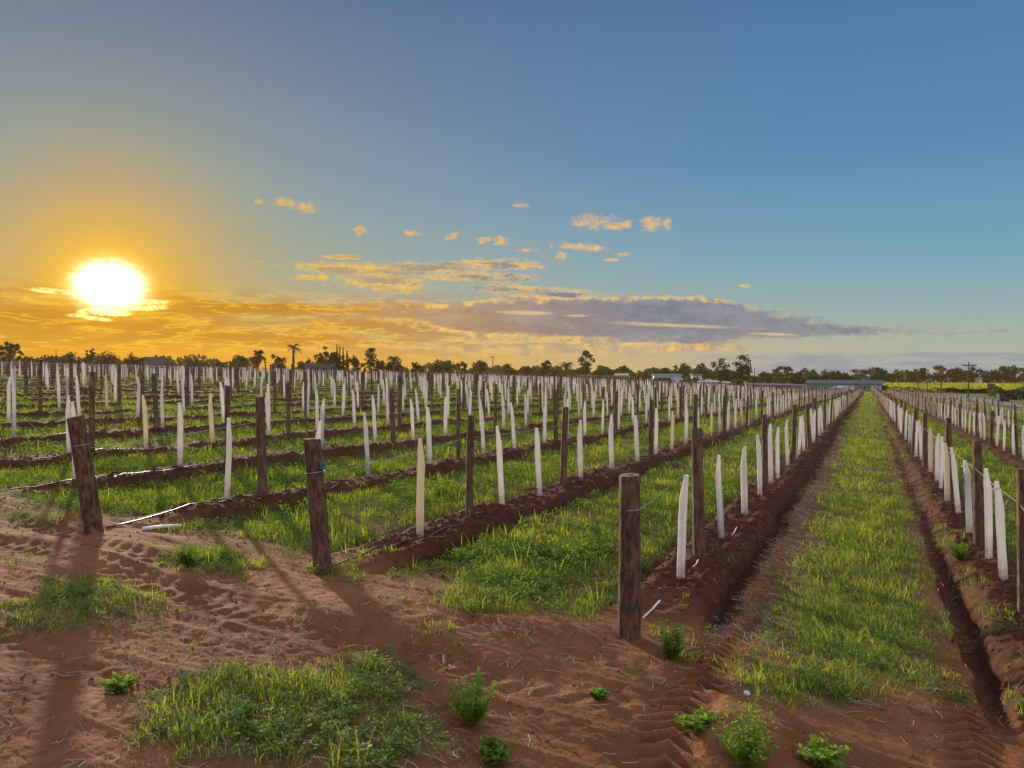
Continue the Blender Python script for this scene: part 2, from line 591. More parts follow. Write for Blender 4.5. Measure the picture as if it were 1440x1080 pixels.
def sleeve_material(name='guard_plastic', col=(.88, .87, .88, 1), tcol=(.95, .91, .84, 1)):
    m_, nt, b, p = new_mat(name)
    nt.nodes.remove(p)
    tc = nt.nodes.new('ShaderNodeTexCoord')
    oi = nt.nodes.new('ShaderNodeObjectInfo')
    n = b.noise(tc.outputs['Object'], 9.0, 5, .6)
    sep = nt.nodes.new('ShaderNodeSeparateXYZ')
    nt.links.new(tc.outputs['Object'], sep.inputs[0])
    dirt = b.mul(b.sstep(sep.outputs[2], .32, .0), b.sstep(n, .32, .62))   # soil splashed on the foot
    c = b.mix(b.sstep(n, .35, .75), tuple(x * .9 for x in col[:3]) + (1,), col)
    c = b.mix(b.mul(oi.outputs['Random'], .16), c, (.72, .66, .58, 1))
    c = b.mix(b.mul(dirt, .75), c, (.36, .2, .12, 1))
    d = nt.nodes.new('ShaderNodeBsdfDiffuse')
    t = nt.nodes.new('ShaderNodeBsdfTranslucent')
    nt.links.new(c, d.inputs[0])
    nt.links.new(b.mix(1.0, c, tcol, 'MULTIPLY'), t.inputs[0])
    mx = nt.nodes.new('ShaderNodeMixShader')
    mx.inputs[0].default_value = .5
    nt.links.new(d.outputs[0], mx.inputs[1])
    nt.links.new(t.outputs[0], mx.inputs[2])
    nt.links.new(mx.outputs[0], nt.nodes['Material Output'].inputs[0])
    return m_


M = dict(
    soil=soil_material(),
    post=bark('weathered_post', (.070, .036, .021, 1), (.26, .142, .082, 1), 6.0),
    strainer=bark('treated_log', (.050, .023, .014, 1), (.24, .112, .060, 1), 9.0),
    endgrain=plain('log_end_grain', (.20, .15, .11), .9, .35, 40),
    core=plain('log_dark_core', (.05, .032, .024), .9, .3, 40),
    sleeve=sleeve_material(),
    cream=sleeve_material('cream_guard_plastic', (.85, .79, .66, 1), (.95, .88, .74, 1)),
    wire=plain('galvanised_wire', (.52, .50, .47), .4, .2, 20, .6),
    pipe=plain('black_poly_pipe', (.035, .033, .033), .45, .2, 12),
    chalk=plain('white_plastic', (.75, .73, .70), .6, .12, 14),
    bluetie=plain('blue_twine', (.05, .14, .32), .7, .3, 60),
    grass=leafy('grass_blades', [(.050, .10, .013, 1), (.13, .215, .022, 1), (.22, .29, .034, 1), (.36, .33, .11, 1)], .55, 1.6, (2.1, 1.75, .45)),
    weed=leafy('broad_weed_leaves', [(.060, .13, .018, 1), (.13, .23, .026, 1), (.21, .31, .036, 1)], .5, 2.2, (2.1, 1.75, .45)),
    sprout=leafy('fresh_weed_leaves', [(.11, .20, .02, 1), (.19, .30, .03, 1), (.27, .37, .04, 1)], .5, 2.2, (1.7, 1.5, .5)),
    straw=leafy('dry_straw', [(.20, .15, .10, 1), (.32, .25, .17, 1), (.46, .39, .29, 1)], .2, 2.0, (1, .9, .7)),
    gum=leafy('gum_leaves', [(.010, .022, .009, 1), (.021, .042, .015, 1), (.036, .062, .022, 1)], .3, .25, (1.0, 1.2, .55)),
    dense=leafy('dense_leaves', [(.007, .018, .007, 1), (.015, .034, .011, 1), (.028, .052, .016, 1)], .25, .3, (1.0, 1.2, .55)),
    light=leafy('light_leaves', [(.028, .05, .012, 1), (.055, .085, .02, 1), (.09, .12, .028, 1)], .4, .3),
    russet=leafy('russet_leaves', [(.035, .013, .009, 1), (.06, .022, .014, 1), (.08, .032, .02, 1)], .3, .3),
    vine=leafy('vine_leaves', [(.05, .085, .014, 1), (.11, .17, .028, 1), (.19, .25, .04, 1)], .45, .4),
    canola=leafy('crop_leaves', [(.24, .27, .025, 1), (.36, .36, .035, 1), (.46, .42, .05, 1)], .4, .05),
    trunk=bark('tree_bark', (.06, .045, .035, 1), (.18, .14, .11, 1), .6),
    pole=bark('pole_timber', (.05, .04, .034, 1), (.13, .105, .085, 1), .6),
    road=plain('asphalt', (.16, .155, .16), .9, .15, 1.5),
    fieldsoil=plain('field_green', (.20, .21, .04), .95, .3, .3),
)


# ================================================================== rows of the vineyard
class Row:
    pass


ROWS = []
ORD = ['zeroth', 'first', 'second', 'third', 'fourth', 'fifth', 'sixth', 'seventh', 'eighth', 'ninth', 'tenth', 'eleventh', 'twelfth',
       'thirteenth', 'fourteenth', 'fifteenth', 'sixteenth', 'seventeenth', 'eighteenth', 'nineteenth']
TENS = {20: 'twent', 30: 'thirt', 40: 'fort', 50: 'fift', 60: 'sixt', 70: 'sevent', 80: 'eight', 90: 'ninet'}


def ordinal(n):
    if n < 20:
        return ORD[n]
    t, u = n // 10 * 10, n % 10
    return TENS[t] + ('ieth' if u == 0 else 'y-' + ORD[u])


def row_end(L):
    return float(np.interp(L, [0, 9, 12, 22, 50, 100], [217, 213, 192, 176, 150, 122]))


for i in range(1, 32):
    r = Row()
    r.x = {1: -1.67, 2: -4.66, 3: -7.56}.get(i, -7.56 - 2.63 * (i - 3))
    r.y0 = 5.55 if i > 1 else 5.62
    r.y1 = row_end(-r.x)
    r.name = ordinal(i) + ' row left of the grass lane'
    r.i = -i
    ROWS.append(r)
for i in range(1, 5):
    r = Row()
    r.x = 1.30 + 2.965 * (i - 1)
    r.y0 = 6.0
    r.y1 = [217, 216, 215, 210][i - 1]
    r.name = ordinal(i) + ' row right of the grass lane'
    r.i = i
    ROWS.append(r)
ROWX = np.array(sorted(r.x for r in ROWS))
ROWBY = {round(r.x, 3): r for r in ROWS}


def nearest_row(X):
    i = np.clip(np.searchsorted(ROWX, X), 1, len(ROWX) - 1)
    lo, hi = ROWX[i - 1], ROWX[i]
    xr = np.where(np.abs(X - lo) < np.abs(X - hi), lo, hi)
    return xr


def moundmask(X, Y):
    xr = nearest_row(X)
    u = X - xr + .09 * fbm(X * .7, Y * .7, 5, 2) + .02 * fbm(X * 5, Y * 5, 15, 2)
    L = np.maximum(-X, 0)
    yend = np.interp(L, [0, 9, 12, 22, 50, 100], [217, 213, 192, 176, 150, 122])
    start = np.where(np.abs(xr + 1.67) < .1, 6.25, np.where(xr > 0, 5.2, 6.1))
    a = sstep(Y, start - .35, start + .9) * (1 - sstep(Y, yend, yend + 2)) * (np.abs(u) < 1.4)
    return u, a


POST_XY = [(-1.66, 5.62), (-4.57, 5.57), (-7.48, 5.35)]


def cover_grass(X, Y):
    """how much of the soil is grown over, 0..1"""
    u, a = moundmask(X, Y)
    au = np.abs(u)
    n = fbm(X * 1.1, Y * 1.1, 31, 3)
    n2 = fbm(X * 3.5, Y * 3.5, 37, 2)
    far_ = sstep(-X, 5.5, 8.5)
    edge = .47 - .17 * far_ + .10 * n + .06 * n2
    lane = sstep(au, edge - .1, edge + .16)
    # thinner wheel tracks at both sides of a lane
    tr = np.exp(-((au - .86) / .16) ** 2)
    lane = lane * (1 - .55 * tr * sstep(n + .3, -.3, .5))
    # the mown lane in front of the camera: green middle, dry straw at its left, weeds at its right
    main = (X > -1.55) & (X < 1.2)
    w = X + .18
    mid = np.exp(-(np.abs((w - .08) / .66) ** 4)) * (.95 + .3 * n)
    left = .22 * np.exp(-((w + .75) / .25) ** 2) * (n2 > .15)
    rgt = np.exp(-((w - .98) / .22) ** 2) * sstep(n + .35 * n2, -.25, .35) * .9
    ml = np.maximum(np.maximum(mid, rgt), left)
    ml = np.where(Y > 30, np.maximum(ml, .75 * lane), ml)
    lane = np.where(main, ml, lane)
    y0 = np.where(main, 5.9 + .25 * n, np.where(X < -1.5, 6.1 - .10 * (X + 1.7) * 0 + .3 * n, 6.2))
    g = lane * sstep(Y, y0 - .55, y0 + .35)
    # grass starting in front of the rows and patches on the headland
    def ell(cx, cy, rx, ry, s):
        q = ((X - cx) / rx) ** 2 + ((Y - cy) / ry) ** 2
        return s * sstep(1.0 - q + .8 * n + .55 * n2, .15, 1.1)
    g = np.maximum(g, ell(-2.85, 5.75, .72, .85, .95))
    c_, d_ = X * CY + Y * SY, -X * SY + Y * CY
    q_ = ((c_ + 1.36) / 1.0) ** 2 + ((d_ - 4.25) / .80) ** 2
    g = np.maximum(g, sstep(1.2 - q_ + .6 * n + .45 * n2, .15, .9))
    g = np.maximum(g, ell(-5.5, 3.75, .85, .75, .75))
    g = np.maximum(g, ell(-5.75, 5.25, .65, .45, .8))
    g = np.maximum(g, ell(-8.8, 5.3, 1.2, .5, .85))
    g = np.maximum(g, ell(-.35, 5.45, .55, .55, .9))
    g = np.maximum(g, ell(.75, 5.9, .42, .3, .8))
    g = np.where(Y < 6.5, np.maximum(g, .20 * sstep(n2 + .6 * n, .2, .6)), g)
    tz = (np.abs(u - np.where(X > 0, -.5, .475)) < .13) & (a > .3) & (X > -2.5)
    return np.clip(np.where(tz, g * .12, g), 0, 1)


def relief(X, Y):
    u, a = moundmask(X, Y)
    Rr = np.hypot(X, Y)
    far_ = sstep(-X, 5.5, 8.5)
    md = np.exp(-(u / (.36 - .05 * far_)) ** 6) * a
    z = (.125 + .03 * far_) * md * (1 + .5 * fbm(X * .8, Y * .55, 16, 2)) - (.095 + .05 * far_) * sstep(Y, 5.4, 7.2) * (1 - sstep(Rr, 150, 240))
    tf = (1 - .6 * sstep(Y, 11, 20)) * (.8 + .5 * fbm(X * 0 + 3.3, Y * .7, 19, 2))
    tfb = 1 - .75 * sstep(Y, 7.5, 12.5)
    z -= tf * (.21 - .13 * far_) * np.exp(-((u - .475) / .085) ** 4) * a * (Rr < 60) * (X < .5)
    z -= tf * tfb * np.where(X > 0, .22, .05) * np.exp(-((u + .50) / .09) ** 4) * a * (Rr < 60)
    near = 1 - sstep(Rr, 30, 55)
    z += near * md * (.055 * fbm(X * 4.2, Y * 4.2, 3, 3) + .030 * fbm(X * 13, Y * 13, 4, 2))
    # headland: lumps, ruts and tyre treads
    hd = 1 - sstep(Y, 5.6, 6.6)
    z += hd * (.032 * fbm(X * .9, Y * 1.3, 8, 2) + .016 * fbm(X * 1.1 + .4 * Y, Y * 9, 18, 3) + .013 * fbm(X * 3.1, Y * 3.1, 9, 4))
    z += near * (.0035 * fbm(X * 11, Y * 11, 10, 2) + .0035 * fbm(X * 27, Y * 27, 14, 2) + .005 * fbm(X * 2.0, Y * 2.0, 13, 2))
    for k, (c0, sl_, w) in enumerate([(3.15, .06, .22), (4.45, .02, .20), (2.2, .07, .22), (5.0, -.03, .16), (3.75, .05, .12)]):
        v = Y - (c0 + sl_ * (X + 4) + .12 * np.sin(X * .8 + k))
        sel = np.exp(-(v / w) ** 4) * (1 - sstep(X, -1.2, -.4)) * sstep(fbm(X * .5 + k * 3, Y * .5, 40 + k, 1), -.6, .0)
        z += sel * (-.024 + .008 * np.sin(2 * math.pi * (X + .6 * np.abs(v)) / .19 + 1.3 * np.sin(X * 1.7)))
    for k, (xc, w, y_lo, y_hi) in enumerate([(-.97, .17, 3.2, 9.5), (.62, .15, 3.6, 7.4), (1.02, .10, 3.2, 5.9)]):
        v = X - (xc + .05 * np.sin(Y * .9))
        sel = np.exp(-(v / w) ** 4) * sstep(Y, y_lo, y_lo + .5) * (1 - sstep(Y, y_hi - 1.5, y_hi + 1.5))
        z += sel * (-.04 + .032 * np.sin(2 * math.pi * (Y + .8 * np.abs(v)) / .125))
    for (cx, cy, s, hh) in [(-1.66, 5.4, .26, -.03), (-4.6, 5.40, .25, -.02), (-7.5, 5.3, .35, .0), (-2.35, 5.25, .40, .06), (-.55, 4.45, .4, .10), (-3.2, 5.0, .5, .05), (-3.9, 4.7, .6, .06), (-6.4, 4.5, .6, .05)]:
        z += hh * np.exp(-(((X - cx) ** 2 + (Y - cy) ** 2) / s ** 2))
    return z


def zg(X, Y):
    return zbase(X, Y) + relief(X, Y)


def build_ground():
    th = np.concatenate([np.linspace(-180, -58, 50)[:-1], np.linspace(-58, -46, 60)[:-1], np.linspace(-46, 46, 1080)[:-1], np.linspace(46, 58, 60)[:-1], np.linspace(58, 180, 50)[:-1]])
    th = np.radians(th) - YAW                     # azimuth from +Y, clockwise positive
    rr = [.35]
    while rr[-1] < 640:
        q = rr[-1]
        if q < 2.4: d = .25
        elif q < 19: d = max(.008, q * q / 1900)
        elif q < 70: d = .19
        elif q < 260: d = .19 + (q - 70) * .006
        else: d = q * .05
        rr.append(q + d)
    rr = np.array(rr)
    A, B = np.meshgrid(rr, th, indexing='ij')
    X, Y = A * np.sin(B), A * np.cos(B)
    Z = zbase(X, Y)
    near = A < 245
    Z[near] += relief(X[near], Y[near])
    nr, nt_ = A.shape
    V = np.stack([X, Y, Z], -1).reshape(-1, 3)
    i = np.arange(nr - 1)[:, None] * nt_
    j = np.arange(nt_)[None, :]
    j2 = (j + 1) % nt_
    Fq = np.stack([i + j, i + j2, i + nt_ + j2, i + nt_ + j], -1).reshape(-1, 4)[:, ::-1]
    me = mesh_np('ground', V, Fq, M['soil'], True)
    # close the small hole under the camera
    cov = np.zeros((len(V), 4), np.float32)
    cov[:, 3] = 1
    x, y = V[:, 0], V[:, 1]
    u, a = moundmask(x, y)
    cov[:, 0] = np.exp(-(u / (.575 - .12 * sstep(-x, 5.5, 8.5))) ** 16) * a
    cov[:, 1] = cover_grass(x, y) * (np.hypot(x, y) < 260)
    inside = (x > -112) & (x < 17) & (y < 235)
    cov[:, 2] = np.where(inside, 0, sstep(np.hypot(x, y), 30, 90))
    ca = me.color_attributes.new('cover', 'FLOAT_COLOR', 'POINT')
    ca.data.foreach_set('color', cov.ravel())
    o = link(bpy.data.objects.new('ground', me))
    tag(o, kind='structure')
    return o


build_ground()


# ------------------------------------------------------------------ grass, weeds, straw, clods
def blade_tuft(nb, h, spread, width, segs, r):
    V, Fc = [], []
    for _ in range(nb):
        a = r.uniform(0, 2 * math.pi)
        bx, by = r.normal(0, spread, 2)
        hh = h * r.uniform(.5, 1.15)
        lean = r.uniform(.15, .85) * hh
        w = width * r.uniform(.7, 1.3)
        ca, sa = math.cos(a), math.sin(a)
        n0 = len(V)
        for s_ in range(segs + 1):
            t = s_ / segs
            px, py, pz = bx + ca * lean * t ** 1.8, by + sa * lean * t ** 1.8, hh * (t - .22 * t ** 3) - .01
            ww = w * (1 - .82 * t ** 1.5)
            V.append((px - sa * ww, py + ca * ww, pz))
            V.append((px + sa * ww, py - ca * ww, pz))
        for s_ in range(segs):
            Fc.append((n0 + 2 * s_, n0 + 2 * s_ + 1, n0 + 2 * s_ + 3, n0 + 2 * s_ + 2))
    return np.array(V), np.array(Fc)


def leaf_tuft(nl, h, spread, size, r, folded=True):
    V, Fc = [], []
    for _ in range(nl):
        a = r.uniform(0, 2 * math.pi)
        t = r.uniform(.1, 1)
        rad = spread * (1.15 - .6 * t) * math.sqrt(r.uniform(0, 1))
        b_ = r.uniform(0, 2 * math.pi)
        c = np.array([rad * math.cos(b_), rad * math.sin(b_), h * t])
        d = np.array([math.cos(a), math.sin(a), r.uniform(-.3, .8)])
        d /= np.linalg.norm(d)
        s_ = np.cross(d, (0, 0, 1))
        s_ /= np.linalg.norm(s_)
        up = np.cross(s_, d)
        L_ = size * r.uniform(.6, 1.3)
        W = L_ * r.uniform(.28, .42)
        n0 = len(V)
        if folded:
            for q in (c, c + d * L_ * .5 + s_ * W + up * W * .35, c + d * L_, c + d * L_ * .5 - s_ * W + up * W * .35, c + d * L_ * .5):
                V.append(q)
            Fc.append((n0, n0 + 1, n0 + 2, n0 + 4))
            Fc.append((n0, n0 + 4, n0 + 2, n0 + 3))
        else:
            for q in (c, c + d * L_ * .5 + s_ * W, c + d * L_, c + d * L_ * .5 - s_ * W):
                V.append(q)
            Fc.append((n0, n0 + 1, n0 + 2, n0 + 3))
    return np.array(V), np.array(Fc)


def stamp(templates, P, scale, tilt=None):
    """merge copies of templates at points P with random turns"""
    vs, fs, off = [], [], 0
    which = rng.integers(0, len(templates), len(P))
    for t, (tv, tf) in enumerate(templates):
        q = P[which == t]
        sc = scale[which == t]
        if not len(q):
            continue
        a = rng.uniform(0, 2 * math.pi, len(q))
        ca, sa = np.cos(a)[:, None], np.sin(a)[:, None]
        x = (tv[None, :, 0] * ca - tv[None, :, 1] * sa) * sc[:, None] + q[:, None, 0]
        y = (tv[None, :, 0] * sa + tv[None, :, 1] * ca) * sc[:, None] + q[:, None, 1]
        z = tv[None, :, 2] * sc[:, None] * rng.uniform(.75, 1.25, (len(q), 1)) + q[:, None, 2]
        vs.append(np.stack([x, y, z], -1).reshape(-1, 3))
        fs.append((tf[None] + (np.arange(len(q)) * len(tv))[:, None, None] + off).reshape(-1, tf.shape[1]))
        off += len(q) * len(tv)
    return np.concatenate(vs), np.concatenate(fs)


def scatter(r0, r1, dens, half=47):
    """random points in the wedge in view, dens per square metre"""
    area = .5 * 2 * R(half) * (r1 * r1 - r0 * r0)
    n = int(area * dens)
    rad = np.sqrt(rng.uniform(r0 * r0, r1 * r1, n))
    a = rng.uniform(-R(half), R(half), n) - YAW
    return rad * np.sin(a), rad * np.cos(a)


def in_field(X, Y):
    L = np.maximum(-X, 0)
    yend = np.interp(L, [0, 9, 12, 22, 50, 100], [217, 213, 192, 176, 150, 122])
    return (X > -108) & (X < 16) & (Y < yend + 6)


def build_grass():
    r = np.random.default_rng(11)
    rings = [  # r0, r1, density, blades, height, spread, width, segments
        (2.0, 8.5, 400, 13, .14, .05, .0038, 3),
        (8.5, 16, 150, 12, .16, .07, .0050, 2),
        (16, 32, 52, 11, .17, .11, .008, 2),
        (32, 60, 14, 10, .19, .20, .016, 1),
        (60, 110, 4.6, 9, .21, .36, .03, 1),
        (110, 235, 1.3, 9, .25, .7, .06, 1)]
    GV, GF, off = [], [], 0
    WV, WF, woff = [], [], 0
    for (r0, r1, dn, nb, h, sp, wd, sg) in rings:
        X, Y = scatter(r0, r1, dn)
        g = cover_grass(X, Y)
        keep = (rng.uniform(0, 1, len(X)) < g ** .8) & in_field(X, Y)
        X, Y, g = X[keep], Y[keep], g[keep]
        Z = zg(X, Y)
        # clumps: some spots are leafy weeds, others blades; heights follow a patchy field
        leaf = fbm(X * 2.9, Y * 2.9, 61, 2) + rng.normal(0, .22, len(X)) > -.02
        main = (X > -1.0) & (X < .75)
        leaf &= ~(main & (rng.uniform(0, 1, len(X)) < .6))
        hgt = (.50 + .38 * g + .45 * fbm(X * 1.3, Y * 1.3, 71, 2)) * rng.uniform(.7, 1.3, len(X))
        hgt = np.where(main, hgt * .8, hgt)
        hgt = np.where(Y < 5.2, hgt * .7, hgt)
        P = np.stack([X, Y, Z], -1)
        tmpl = [blade_tuft(nb, h * r.uniform(.7, 1.15), sp, wd, sg, r) for _ in range(8)] + [blade_tuft(max(3, nb // 3), h * 1.9, sp * .7, wd * 1.15, sg, r)]
        v, f = stamp(tmpl, P[~leaf], hgt[~leaf])
        GV.append(v)
        GF.append(f + off)
        off += len(v)
        big = wd / .0032
        lt = [leaf_tuft(int(nb * 1.4), h * .75, sp * 1.3, .030 * (big ** .75), r, r0 < 16) for _ in range(6)]
        if r0 >= 16:
            lt = [(a_, b_) for a_, b_ in lt]
        v, f = stamp(lt, P[leaf], hgt[leaf])
        WV.append(v)
        WF.append(f + woff)
        woff += len(v)
    tag(link(bpy.data.objects.new('grass', mesh_np('grass', np.concatenate(GV), np.concatenate(GF), M['grass']))),
        'green grass growing in the lanes between the rows and on the headland', 'grass', kind='stuff')
    tag(link(bpy.data.objects.new('ground_weeds', mesh_np('ground_weeds', np.concatenate(WV), np.concatenate(WF), M['weed']))),
        'low leafy weeds mixed into the grass of the lanes', 'weeds', kind='stuff')


def build_straw():
    X, Y = scatter(2.5, 40, 420)
    w = X + .18
    n = fbm(X * 2.2, Y * 2.2, 81, 2)
    u, a = moundmask(X, Y)
    au = np.abs(u)
    p = 3.2 * np.exp(-((w + .68) / .24) ** 2) * sstep(Y, 5.6, 6.6) * (X > -1.5)
    p += .35 * np.exp(-((w - .68) / .22) ** 2) * sstep(Y, 6, 7)
    p += .35 * np.exp(-((au - .82) / .17) ** 2) * a * (X < -1.5)
    p += .75 * np.exp(-(((X + 2.4) / .6) ** 2 + ((Y - 5.1) / .3) ** 2))
    p += .9 * np.exp(-(((X + 3.0) / 1.0) ** 2 + ((Y - 3.4) / .9) ** 2))
    p += .35 * np.exp(-(((X + .2) / .9) ** 2 + ((Y - 5.2) / .35) ** 2))
    p += .03 * (Y < 6.6)
    p = p * (.55 + .9 * n) * np.minimum(1, (9 / np.hypot(X, Y)))
    keep = rng.uniform(0, 1, len(X)) < p
    X, Y = X[keep], Y[keep]
    r = np.random.default_rng(12)
    tm = []
    for _ in range(8):
        V, Fc = [], []
        for _k in range(2):
            a_ = r.uniform(0, 6.28)
            L_ = .010 + .065 * r.uniform(0, 1) ** 1.8
            c = r.normal(0, .05, 2)
            d = np.array([math.cos(a_), math.sin(a_)])
            bend = r.normal(0, .02)
            s_ = np.array([-d[1], d[0]])
            z0, z1 = r.uniform(.004, .02), r.uniform(.004, .045)
            n0 = len(V)
            for t in (0, .5, 1):
                q = c + d * L_ * (t - .5) * 2 + s_ * bend * (1 - (2 * t - 1) ** 2)
                zz = z0 + (z1 - z0) * t
                V.append((q[0] + s_[0] * .0022, q[1] + s_[1] * .0022, zz))
                V.append((q[0] - s_[0] * .0022, q[1] - s_[1] * .0022, zz + .002))
            Fc += [(n0, n0 + 1, n0 + 3, n0 + 2), (n0 + 2, n0 + 3, n0 + 5, n0 + 4)]
        tm.append((np.array(V), np.array(Fc)))
    v, f = stamp(tm, np.stack([X, Y, zg(X, Y)], -1), np.ones(len(X)) * rng.uniform(.6, 1.3, len(X)))
    tag(link(bpy.data.objects.new('dry_straw', mesh_np('dry_straw', v, f, M['straw']))),
        'pale dry straw and grass clippings lying on the soil', 'straw', kind='stuff')


def build_clods():
    X, Y = scatter(3, 26, 190)
    u, a = moundmask(X, Y)
    p = (np.exp(-(u / .5) ** 4) * a * .75 + .40 * (Y < 6.5)) * np.minimum(1, 10 / np.hypot(X, Y))
    keep = rng.uniform(0, 1, len(X)) < p
    X, Y = X[keep], Y[keep]
    r = np.random.default_rng(13)
    ico = []
    base = np.array([(0, 0, 1), (.9, 0, .45), (.28, .86, .45), (-.73, .53, .45), (-.73, -.53, .45), (.28, -.86, .45),
                     (.73, .53, -.45), (-.28, .86, -.45), (-.9, 0, -.45), (-.28, -.86, -.45), (.73, -.53, -.45)])
    fc = [(0, 1, 2), (0, 2, 3), (0, 3, 4), (0, 4, 5), (0, 5, 1), (1, 6, 2), (2, 7, 3), (3, 8, 4), (4, 9, 5), (5, 10, 1), (6, 7, 2), (7, 8, 3), (8, 9, 4), (9, 10, 5), (10, 6, 1)]
    for _ in range(8):
        ico.append((base * r.uniform(.65, 1.3, (11, 1)) * np.array([1, 1, .75]) + np.array([0, 0, .3]), np.array(fc)))
    s_ = np.where(Y < 6.2, .55, 1.0) * np.minimum(.0085 * np.exp(rng.normal(0, .6, len(X))), .026)
    v, f = stamp(ico, np.stack([X, Y, zg(X, Y)], -1), s_)
    cov = np.zeros((len(v), 4), np.float32)
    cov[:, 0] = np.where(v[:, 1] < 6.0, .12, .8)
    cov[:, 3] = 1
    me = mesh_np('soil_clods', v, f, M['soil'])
    ca = me.color_attributes.new('cover', 'FLOAT_COLOR', 'POINT')
    ca.data.foreach_set('color', cov.ravel())
    tag(link(bpy.data.objects.new('soil_clods', me)), 'crumbled dark red clods on the planted ridges', 'soil', kind='stuff')


build_grass()
build_straw()
build_clods()


# ------------------------------------------------------------------ posts, guards, wires
def log_mesh(name, rad, H, sides, rings, mat, rough, seed, foot=.35):
    """a standing log: wavering radius, slightly worn rim, buried foot"""
    r = np.random.default_rng(seed)
    ph = r.uniform(0, 6.28, 5)
    V, Fc = [], []
    zs = list(np.linspace(-foot, H - .02, rings)) + [H - .006, H]
    bend = r.normal(0, .012, 2)
    for q, z in enumerate(zs):
        k = 1.0 if q < rings else (.975 if q == rings else .92)
        for s_ in range(sides):
            t = 2 * math.pi * s_ / sides
            w = 1 + rough * (.5 * math.sin(3 * t + ph[0] + z * 1.3) + .35 * math.sin(7 * t + ph[1] + z * 4) + .3 * math.sin(2 * t + 9 * z + ph[2]) + r.normal(0, .35))
            w *= 1.06 - .10 * max(z, 0) / H
            bz = max(z, 0) / H
            V.append((rad * k * w * math.cos(t) + bend[0] * bz ** 2, rad * k * w * math.sin(t) + bend[1] * bz ** 2, z + (.006 * math.sin(t + ph[3]) if z > H - .05 else 0)))
    n = len(zs)
    for q in range(n - 1):
        for s_ in range(sides):
            s2 = (s_ + 1) % sides
            Fc.append((q * sides + s_, q * sides + s2, (q + 1) * sides + s2, (q + 1) * sides + s_))
    Fc.append(tuple((n - 1) * sides + s_ for s_ in range(sides)))
    me = bpy.data.meshes.new(name)
    me.from_pydata(V, [], Fc)
    me.materials.append(mat)
    me.materials.append(M['endgrain'])
    me.polygons[len(Fc) - 1].material_index = 1
    for p in me.polygons[:-1]:
        p.use_smooth = True
    me.update()
    return me


def ring_mesh(name, rad, z, wr, mat, wob=.004, sides=18):
    b = MB()
    pts = [(rad * math.cos(t), rad * math.sin(t), z + wob * math.sin(t * 1.0 + 1)) for t in np.linspace(0, 2 * math.pi, sides + 1)]
    return b.tube(pts, wr, 5, False).mesh(name, mat)


def end_post(r, X, Y, H, rad, lean_x, lean_y, label, seed, wire_z, extra=None):
    z = float(zg(X, Y))
    root = empty('end_post', (X, Y, z))
    root.rotation_euler = (lean_y, lean_x, random.uniform(-.2, .2))
    tag(root, label, 'post', 'thick end posts of the rows')
    me = log_mesh('log', rad, H, 26, 22, M['strainer'], .035, seed)
    link(bpy.data.objects.new('log', me), root)
    core = MB()
    pts = [(.42 * rad * math.cos(t) * (1 + .15 * math.sin(3 * t)), .42 * rad * math.sin(t), H + .0025) for t in np.linspace(0, 2 * math.pi, 15)[:-1]]
    core.poly(pts + [(0, 0, H + .006)], [(i, (i + 1) % 14, 14) for i in range(14)])
    core.build('end_grain_core', M['core'], root)
    link(bpy.data.objects.new('wire_loop', ring_mesh('wire_loop', rad * 1.035, wire_z, .0028, M['wire'])), root)
    if extra == 'blue':
        b = MB()
        for k in range(5):
            pts = [((rad + .006) * math.cos(t), (rad + .006) * math.sin(t), wire_z + .03 + .014 * k) for t in np.linspace(-.15, .75, 6)]
            b.tube(pts, .006, 5)
        b.tube([(rad * .9, rad * .35, wire_z + .09), (rad * 1.25, rad * .5, wire_z + .05), (rad * 1.45, rad * .55, wire_z + .0)], .008, 5)
        b.build('blue_tie', M['bluetie'], root)
    return root


PLACED_POSTS = {}


